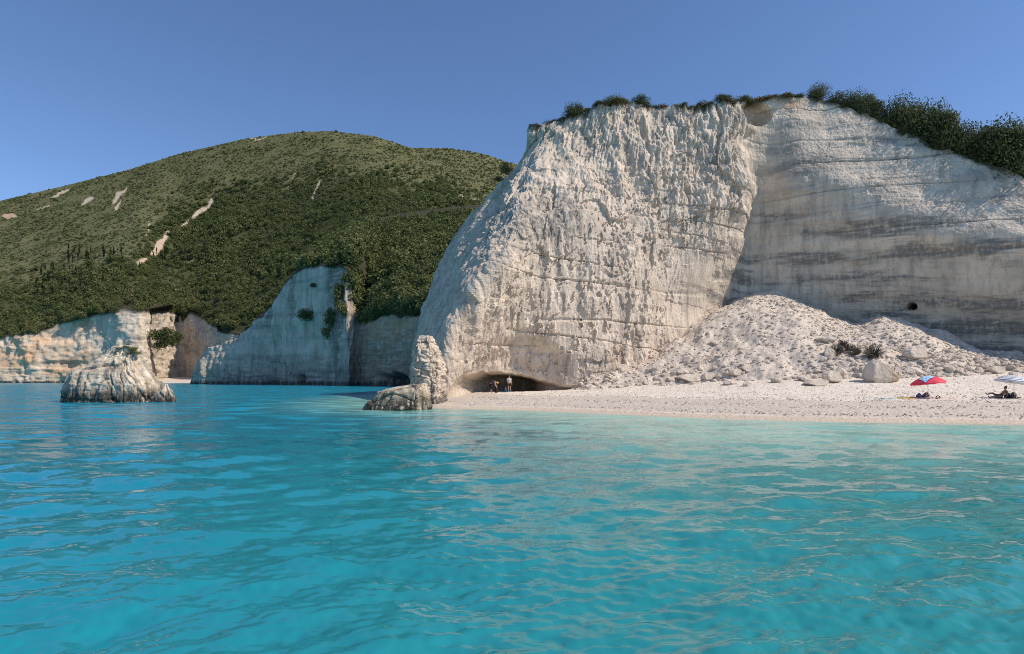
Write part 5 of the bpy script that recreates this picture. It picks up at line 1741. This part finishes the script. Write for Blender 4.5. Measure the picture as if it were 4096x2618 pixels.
def hair_cap(name, c, look, mat, parent, up=(0, 0, 1), size=1.0, bun=None, brim=False):
    c = Vector(c); f = Vector(look).normalized(); u = Vector(up); u = (u - f * u.dot(f)).normalized(); r = f.cross(u)
    tmp = MB()
    tmp.ellipsoid((0, -0.018, 0.028), (0.086, 0.098, 0.104), 16, 10, lambda p: 1.0 if p.z > -0.35 or p.y < 0.1 else 0.72)
    if brim:
        tmp.ellipsoid((0, 0.11, 0.055), (0.07, 0.06, 0.010), 12, 6)
    if bun:
        tmp.ellipsoid(bun, (0.045, 0.045, 0.045), 10, 8)
    mb = MB()
    mb.add([c + (r * v[0] + f * v[1] + u * v[2]) * size for v in tmp.v], tmp.f)
    return mb.build(name, mat, parent)


# --- standing visitor at the cave mouth
x, y, z = hit(2037, 1560, 40, 62)
ps = empty('person', (x, y, z), math.radians(-152))
LOOK = (0.25, 1, -0.1)
J = {'hip': (0, 0, 0.93, 0.125), 'waist': (0, 0.01, 1.06, 0.115), 'chest': (0, 0.0, 1.27, (0.15, 0.115)), 'neckb': (0, -0.01, 1.43, 0.075), 'neck': (0, 0.0, 1.50, 0.052), 'skull': (0, 0.01, 1.57, 0.05),
     'lh': (-0.10, 0, 0.88, 0.095), 'lk': (-0.11, 0.02, 0.48, 0.062), 'la': (-0.12, -0.02, 0.10, 0.040), 'lf': (-0.13, 0.12, 0.035, 0.036),
     'rh': (0.10, 0, 0.88, 0.095), 'rk': (0.12, 0.05, 0.48, 0.062), 'ra': (0.14, 0.02, 0.10, 0.040), 'rf': (0.16, 0.16, 0.035, 0.036),
     'ls': (-0.19, -0.01, 1.40, 0.060), 'le': (-0.25, -0.03, 1.12, 0.043), 'lw': (-0.22, 0.10, 0.89, 0.028),
     'rs': (0.19, -0.01, 1.40, 0.060), 're': (0.26, -0.02, 1.13, 0.043), 'rw': (0.20, 0.16, 0.93, 0.028)}
B = [('hip', 'waist'), ('waist', 'chest'), ('chest', 'neckb'), ('neckb', 'neck'), ('neck', 'skull'), ('hip', 'lh'), ('lh', 'lk'), ('lk', 'la'), ('la', 'lf'), ('hip', 'rh'), ('rh', 'rk'), ('rk', 'ra'), ('ra', 'rf'),
     ('neckb', 'ls'), ('ls', 'le'), ('le', 'lw'), ('neckb', 'rs'), ('rs', 're'), ('re', 'rw')]
me = skin_mesh('body', J, B, M['skin'])
mb = MB(); head(mb, (0, 0.02, 1.62), LOOK); hand(mb, (-0.22, 0.10, 0.89), (0.03, 0.4, -0.9), (0.8, 0.5, 0)); hand(mb, (0.20, 0.16, 0.93), (-0.03, 0.4, -0.9), (-0.8, 0.5, 0))
obj('body', join_mesh(me, mb), None, ps)
SH = {'chest': (0, 0.0, 1.25, (0.168, 0.132)), 'waist': (0, 0.01, 1.06, 0.138), 'hem': (0, 0.01, 0.92, 0.142), 'neckb': (0, -0.01, 1.42, 0.088), 'ls': (-0.19, -0.01, 1.395, 0.075), 'le': (-0.235, -0.025, 1.22, 0.062), 'rs': (0.19, -0.01, 1.395, 0.075), 're': (0.24, -0.018, 1.22, 0.062)}
obj('shirt', skin_mesh('shirt', SH, [('chest', 'waist'), ('waist', 'hem'), ('chest', 'neckb'), ('neckb', 'ls'), ('ls', 'le'), ('neckb', 'rs'), ('rs', 're')], M['grey_shirt']), None, ps)
mb = MB(); mb.add([(-0.04, 0.150, 1.12), (0.03, 0.150, 1.10), (0.035, 0.152, 1.14), (0.0, 0.146, 1.26), (-0.045, 0.146, 1.26)], [(0, 1, 2, 3, 4)])
mb.build('shirt_print', M['white_cloth'], ps)
SHT = {'hip': (0, 0, 0.93, 0.150), 'lh': (-0.10, 0, 0.85, 0.112), 'lk': (-0.115, 0.015, 0.62, 0.098), 'rh': (0.10, 0, 0.85, 0.112), 'rk': (0.12, 0.03, 0.62, 0.098)}
obj('shorts', skin_mesh('shorts', SHT, [('hip', 'lh'), ('lh', 'lk'), ('hip', 'rh'), ('rh', 'rk')], M['black_cloth']), None, ps)
for sx, yy in ((-0.13, 0.06), (0.155, 0.10)):
    mb = MB(); mb.ellipsoid((sx, yy, 0.045), (0.055, 0.14, 0.055), 12, 8); mb.build('shoe', M['blue_shoe'], ps)
hair_cap('hair', (0, 0.02, 1.62), LOOK, M['hair_dark'], ps, brim=True)
tag(ps, 'person standing in pale shirt, dark shorts and bright blue shoes at the cave mouth', 'person')

# --- visitor bending over a bag
x, y, z = hit(1963, 1567, 40, 60)
pb = empty('person', (x, y, z), math.radians(-8))
LOOKB = (0.75, -0.35, -0.75)
J = {'hip': (0.0, 0, 0.88, 0.135), 'waist': (0.12, 0, 1.02, 0.135), 'chest': (0.33, 0, 1.10, (0.145, 0.16)), 'neckb': (0.50, 0, 1.08, 0.085), 'neck': (0.57, 0, 1.04, 0.055), 'skull': (0.63, 0, 1.00, 0.05),
     'lh': (0.0, 0.10, 0.84, 0.10), 'lk': (0.07, 0.12, 0.46, 0.065), 'la': (-0.01, 0.13, 0.10, 0.042), 'lf': (0.13, 0.14, 0.035, 0.038),
     'rh': (0.0, -0.10, 0.84, 0.10), 'rk': (0.09, -0.11, 0.46, 0.065), 'ra': (0.03, -0.12, 0.10, 0.042), 'rf': (0.18, -0.14, 0.035, 0.038),
     'ls': (0.45, 0.19, 1.06, 0.065), 'le': (0.47, 0.20, 0.79, 0.045), 'lw': (0.60, 0.12, 0.60, 0.029),
     'rs': (0.45, -0.19, 1.06, 0.065), 're': (0.46, -0.20, 0.79, 0.045), 'rw': (0.60, -0.10, 0.60, 0.029)}
me = skin_mesh('body', J, B, M['skin'])
mb = MB(); head(mb, (0.69, 0, 0.98), LOOKB, (0.7, 0, 0.6)); hand(mb, (0.60, 0.12, 0.60), (0.4, -0.4, -0.8), (0.5, 0, 0.5)); hand(mb, (0.60, -0.10, 0.60), (0.4, 0.4, -0.8), (0.5, 0, 0.5))
obj('body', join_mesh(me, mb), None, pb)
SH = {'chest': (0.31, 0, 1.105, (0.162, 0.178)), 'waist': (0.11, 0, 1.02, 0.155), 'hem': (0.0, 0, 0.93, 0.150), 'neckb': (0.48, 0, 1.08, 0.105), 'ls': (0.44, 0.19, 1.06, 0.082), 'rs': (0.44, -0.19, 1.06, 0.082)}
obj('vest', skin_mesh('vest', SH, [('chest', 'waist'), ('waist', 'hem'), ('chest', 'neckb'), ('neckb', 'ls'), ('neckb', 'rs')], M['navy']), None, pb)
SHT = {'hip': (0, 0, 0.88, 0.158), 'lh': (0.01, 0.10, 0.80, 0.118), 'lk': (0.07, 0.12, 0.50, 0.092), 'lc': (0.04, 0.125, 0.34, 0.085), 'rh': (0.01, -0.10, 0.80, 0.118), 'rk': (0.09, -0.11, 0.50, 0.092), 'rc': (0.06, -0.115, 0.34, 0.085)}
obj('trousers', skin_mesh('trousers', SHT, [('hip', 'lh'), ('lh', 'lk'), ('lk', 'lc'), ('hip', 'rh'), ('rh', 'rk'), ('rk', 'rc')], M['black_cloth']), None, pb)
hair_cap('hair', (0.69, 0, 0.98), LOOKB, M['hair_blond'], pb, (0.7, 0, 0.6), 1.04)
tag(pb, 'fair-haired person in navy top and black knee-length trousers bending over a bag', 'person')


def sack(name, loc, w, dth, h, mat, label, cat, seed, straps=None, rz=0.0, lean=0.0):
    """soft slumped bag: pinched top, sagging base, folds"""
    e = empty(name, loc, rz)
    mb = MB(); nu, nv = 20, 12
    rr = np.random.default_rng(seed)
    V = []; F = []
    for j in range(nv + 1):
        t = j / nv
        for i in range(nu):
            a = 2 * math.pi * i / nu
            prof = (0.86 + 0.22 * math.sin(min(1, t * 1.6) * math.pi)) * (1 - 0.62 * max(0, t - 0.55) / 0.45) * (0.05 if j in (0,) else 1) if j < nv else 0.12
            fold = 1 + 0.08 * math.sin(a * 5 + seed) * t + 0.05 * math.sin(a * 9 + 2 * seed)
            V.append((math.cos(a) * w / 2 * prof * fold + lean * t, math.sin(a) * dth / 2 * prof * fold, h * (t if j else 0) + 0.02 * h * math.sin(a * 3 + seed) * t))
    for j in range(nv):
        for i in range(nu):
            F.append((j * nu + i, j * nu + (i + 1) % nu, (j + 1) * nu + (i + 1) % nu, (j + 1) * nu + i))
    F.append(tuple(nv * nu + i for i in range(nu)))
    mb.add(V, F); mb.build('sack', mat, e)
    if straps:
        for sx in (-1, 1):
            s_ = MB(); pts = [(sx * w * 0.22 + lean * .6, -dth * 0.5, h * 0.25), (sx * w * 0.26 + lean * .8, -dth * 0.58, h * 0.6), (sx * w * 0.16 + lean, -dth * 0.35, h * 0.92), (sx * w * 0.06 + lean, -dth * 0.05, h * 1.02)]
            s_.tube(pts, 0.018, 6); s_.build('strap', straps, e)
    return tag(e, label, cat)


x, y, z = hit(1985, 1566, 40, 60)
sack('rubbish_bag', (x, y, z - 0.01), 0.34, 0.30, 0.62, M['black_cloth'], 'black bag held open by the bending person at the cave mouth', 'bag', 3)
x, y, z = hit(2020, 1560, 40, 61)
sack('rubbish_bag', (x, y + 0.25, z - 0.01), 0.36, 0.32, 0.60, M['dark_blue'], 'dark blue bag behind the legs of the standing person', 'bag', 5, lean=0.05)


# ------------------------------------------------------------------ umbrellas
def canopy_pt(a, t, R, H, panels=8):
    """point of a beach umbrella: a around, t from tip 0 to rim 1; cloth sags between the ribs"""
    q = (a / (2 * math.pi) * panels) % 1.0
    sag = math.sin(q * math.pi)
    r = R * t * (1 - 0.035 * sag * t)
    z = H * (1 - t ** 1.9) + 0.035 * sag * math.sin(t * math.pi) * R - 0.02 * t * sag
    return (r * math.cos(a), r * math.sin(a), z)


def umbrella(name, base, R, H, zrim, tilt, tilt_dir, mats, label, rings=None):
    e = empty(name, base)
    th = Matrix.Translation((0, 0, zrim)) @ Matrix.Rotation(tilt, 4, Vector((-math.sin(tilt_dir), math.cos(tilt_dir), 0)))
    na, nt = 64, 22
    V = [th @ Vector(canopy_pt(2 * math.pi * i / na, t / nt, R, H)) for t in range(nt + 1) for i in range(na)]
    F = []; mi = []
    for t in range(nt):
        for i in range(na):
            F.append((t * na + i, t * na + (i + 1) % na, (t + 1) * na + (i + 1) % na, (t + 1) * na + i))
            mi.append(0 if rings is None else rings(t / nt))
    n0 = len(V)
    # valance hanging from the rim
    for i in range(na):
        p = canopy_pt(2 * math.pi * i / na, 1.0, R, H)
        V.append(th @ Vector((p[0] * 1.003, p[1] * 1.003, p[2] - 0.09 - 0.012 * math.sin(i * 1.57))))
    for i in range(na):
        F.append((nt * na + i, nt * na + (i + 1) % na, n0 + (i + 1) % na, n0 + i)); mi.append(0 if rings is None else rings(1.0))
    me = bpy.data.meshes.new('canopy')
    me.from_pydata([tuple(v) for v in V], [], F)
    for m in mats: me.materials.append(m)
    me.polygons.foreach_set('material_index', mi)
    me.polygons.foreach_set('use_smooth', [True] * len(F))
    c = obj('canopy', me, None, e)
    top = th @ Vector((0, 0, H))
    mb = MB(); mb.tube([(0, 0, -0.35), (0, 0, 0.7), tuple(th @ Vector((0, 0, 0.1))), tuple(th @ Vector((0, 0, H + 0.01)))], 0.017, 8); mb.build('pole', M['pole'], e)
    mb = MB(); mb.tube([tuple(top), tuple(th @ Vector((0, 0, H + 0.07)))], [0.016, 0.008], 8); mb.build('finial', M['pole'], e)
    for k in range(8):
        mb = MB(); a = 2 * math.pi * k / 8
        mb.tube([tuple(th @ (Vector(canopy_pt(a, t, R, H)) - Vector((0, 0, 0.012)))) for t in (0.03, 0.3, 0.6, 0.85, 1.0)], 0.006, 5)
        mb.build('rib', M['pole'], c)
    tag(e, label, 'umbrella')
    return e, th


RX, RY, RZ = hit(3712, 1604, 28, 45)
RY = 40.0; RX = (3712 / 4 - 512) / FPX * RY; RZ = float(beach_z(np.array(RX), np.array(RY)))
red, RTH = umbrella('beach_umbrella', (RX, RY, RZ), 1.02, 0.42, 1.02, math.radians(7), math.radians(160), [M['red_cloth']], 'red beach umbrella with a blue towel thrown over it')
# towel over the red umbrella
mb = MB(); V = []; F = []
nu, nv = 22, 16
for j in range(nv + 1):
    for i in range(nu + 1):
        px_ = -0.66 + 0.80 * i / nu; py_ = -0.05 - (0.72 - 0.22 * (i / nu)) * j / nv
        rr = math.hypot(px_, py_); a = math.atan2(py_, px_) % (2 * math.pi)
        if rr < 1.02:
            p = canopy_pt(a, rr / 1.02, 1.02, 0.42); q = Vector(p) + Vector((0, 0, 0.02 + 0.012 * math.sin(i * 0.9) * math.sin(j * 0.8)))
        else:
            p = canopy_pt(a, 1.0, 1.02, 0.42); q = Vector((px_ * 1.02 / rr, py_ * 1.02 / rr, p[2] - (rr - 1.02) - 0.02))
        V.append(tuple(RTH @ q))
for j in range(nv):
    for i in range(nu):
        F.append((j * (nu + 1) + i, (j + 1) * (nu + 1) + i, (j + 1) * (nu + 1) + i + 1, j * (nu + 1) + i + 1))
tw = empty('towel', (RX, RY, RZ))
k = nu * (nv - 1)
mb.add(V, F[:k]); mb.build('cloth', M['lightblue'], tw)
mb = MB(); mb.add(V, F[k:]); mb.build('hem', M['navy'], tw)
tag(tw, 'light blue towel with a navy hem spread over the red umbrella', 'towel')

SX = (4056 / 4 - 512) / FPX * 39.5; SY = 39.5; SZ = float(beach_z(np.array(SX), np.array(SY)))
umbrella('beach_umbrella', (SX, SY, SZ), 1.05, 0.40, 1.12, math.radians(9), math.radians(-20), [M['white_cloth'], M['navy']], 'navy and white striped beach umbrella at the right edge', rings=lambda t: 1 if (t * 7.0) % 1.0 > 0.60 else 0)

# ------------------------------------------------------------------ sunbather and belongings
wx, wy = (4000 / 4 - 512) / FPX * 39.6, 39.6
wz = float(beach_z(np.array(wx), np.array(wy))) + 0.02
pw = empty('person', (wx, wy, wz))
J = {'hip': (-0.02, 0, 0.13, 0.125), 'waist': (0.12, 0.0, 0.23, 0.105), 'chest': (0.27, 0.0, 0.37, (0.12, 0.13)), 'neckb': (0.35, 0.0, 0.48, 0.065), 'neck': (0.365, 0, 0.535, 0.045), 'skull': (0.36, 0, 0.60, 0.045),
     'lh': (-0.08, 0.10, 0.13, 0.095), 'lk': (-0.42, 0.12, 0.34, 0.060), 'la': (-0.78, 0.10, 0.24, 0.038), 'lf': (-0.90, 0.10, 0.37, 0.032),
     'rh': (-0.08, -0.10, 0.12, 0.095), 'rk': (-0.46, -0.13, 0.10, 0.060), 'ra': (-0.83, -0.12, 0.065, 0.038), 'rf': (-0.87, -0.12, 0.18, 0.032),
     'ls': (0.34, 0.17, 0.45, 0.052), 'le': (0.44, 0.22, 0.22, 0.038), 'lw': (0.50, 0.20, 0.05, 0.025),
     'rs': (0.34, -0.17, 0.45, 0.052), 're': (0.30, -0.24, 0.22, 0.038), 'rw': (0.20, -0.22, 0.06, 0.025)}
me = skin_mesh('body', J, B, M['skin_tan'])
mb = MB(); head(mb, (0.35, 0, 0.66), (-1, -0.25, 0.05)); hand(mb, (0.50, 0.20, 0.05), (0.9, 0, -0.25), (0, -1, 0)); hand(mb, (0.20, -0.22, 0.06), (-0.9, 0, -0.25), (0, 1, 0))
obj('body', join_mesh(me, mb), None, pw)
SW = {'chest': (0.265, 0.0, 0.365, (0.130, 0.142)), 'lo': (0.21, 0, 0.31, (0.118, 0.13))}
obj('bikini_top', skin_mesh('bikini_top', SW, [('chest', 'lo')], M['brown_bag']), None, pw)
SW = {'hip': (-0.01, 0, 0.135, 0.137), 'lh': (-0.07, 0.09, 0.135, 0.108), 'rh': (-0.07, -0.09, 0.125, 0.108)}
obj('bikini_bottom', skin_mesh('bikini_bottom', SW, [('hip', 'lh'), ('hip', 'rh')], M['black_cloth']), None, pw)
hair_cap('hair', (0.35, 0, 0.66), (-1, -0.25, 0.05), M['hair_dark'], pw, bun=(0, -0.08, 0.13))
tag(pw, 'sunbather with dark hair in a bun reclining with one knee raised', 'person')
sack('backpack', (wx + 0.62, wy + 0.12, wz - 0.02), 0.40, 0.30, 0.36, M['black_cloth'], 'black bag just behind the reclining sunbather', 'bag', 7, M['black_rubber'])
sack('beach_bag', (wx + 0.90, wy + 0.05, wz - 0.02), 0.34, 0.28, 0.40, M['brown_bag'], 'rounded brown bag under the striped umbrella', 'bag', 8, M['black_rubber'])
mb = MB(); mb.tube([(0, 0, 0.0), (0.12, 0, 0.035), (0.27, 0, 0.025)], [0.045, 0.05, 0.03], 10); mb.tube([(0.03, 0.04, 0.03), (0.07, 0.0, 0.085), (0.03, -0.04, 0.03)], 0.012, 6)
o = mb.build('sandal', M['brown_bag']); o.location = (wx + 1.12, wy, wz)
tag(o, 'brown sandal lying right of the brown bag', 'sandal')


def flat_towel(name, px0, px1, d, depth, mat, label, seed):
    x0 = (px0 / 4 - 512) / FPX * d; x1 = (px1 / 4 - 512) / FPX * d
    nu, nv = 26, 14
    U, Vv = np.meshgrid(np.linspace(0, 1, nu), np.linspace(0, 1, nv), indexing='ij')
    X = x0 + (x1 - x0) * U + 0.05 * np.sin(Vv * 3 + seed); Y = d + depth * (Vv - 0.5) + 0.05 * np.sin(U * 4 + seed)
    Z = beach_z(X, Y) + 0.07 + 0.025 * pn(X * 4 + seed, Y * 4, 1) + 0.05 * (0.3 * U)
    P = np.stack([X, Y, Z], -1)
    Q = P.copy(); Q[..., 2] -= 0.03
    V = np.concatenate([P.reshape(-1, 3), Q.reshape(-1, 3)])
    F = grid_faces(nu, nv); F2 = F[:, ::-1] + nu * nv
    idx = np.arange(nu * nv).reshape(nu, nv)
    ring = np.concatenate([idx[:, 0], idx[-1, 1:], idx[-2::-1, -1], idx[0, -2:0:-1]])
    sd = np.stack([ring, np.roll(ring, -1), np.roll(ring, -1) + nu * nv, ring + nu * nv], 1)
    me = raw_mesh(name, V, np.concatenate([F, F2, sd]))
    return tag(obj(name, me, mat), label, 'towel')


flat_towel('towel', 3516, 3568, 38.9, 0.8, M['cyan_towel'], 'pale cyan towel lying flat on the shingle left of the yellow one', 1)
flat_towel('towel', 3594, 3648, 39.2, 0.8, M['yellow'], 'yellow towel lying flat on the shingle', 2)
flat_towel('towel', 3650, 3720, 39.6, 0.9, M['lilac'], 'mauve towel under the bags at the red umbrella', 3)
bx_, by_ = (3676 / 4 - 512) / FPX * 39.4, 39.4
sack('beach_bag', (bx_, by_, float(beach_z(np.array(bx_), np.array(by_))) + 0.08), 0.36, 0.28, 0.30, M['navy'], 'navy bag standing under the red umbrella', 'bag', 11, None, 0.3)
bx_ = (3702 / 4 - 512) / FPX * 39.5
sack('backpack', (bx_, 39.5, float(beach_z(np.array(bx_), np.array(39.5))) + 0.07), 0.46, 0.30, 0.34, M['brown_bag'], 'brown backpack with pale straps leaning at the foot of the red umbrella pole', 'bag', 12, M['pole'], 0.2, 0.06)
bx_ = (3752 / 4 - 512) / FPX * 39.2
zz = float(beach_z(np.array(bx_), np.array(39.2)))
mb = MB(); mb.tube([(math.cos(a) * 0.15, 0.02 * math.sin(a * 2), 0.0 + math.sin(a) * 0.17) for a in np.linspace(0, math.pi, 16)], 0.03, 8); mb.tube([(-0.15, 0, 0.0), (-0.05, -0.03, 0.02), (0.05, -0.02, 0.06)], 0.028, 8)
o = mb.build('rubber_hoop', M['black_rubber']); o.location = (bx_, 39.2, zz + 0.02)
tag(o, 'small black arched strap lying right of the red umbrella', 'strap')
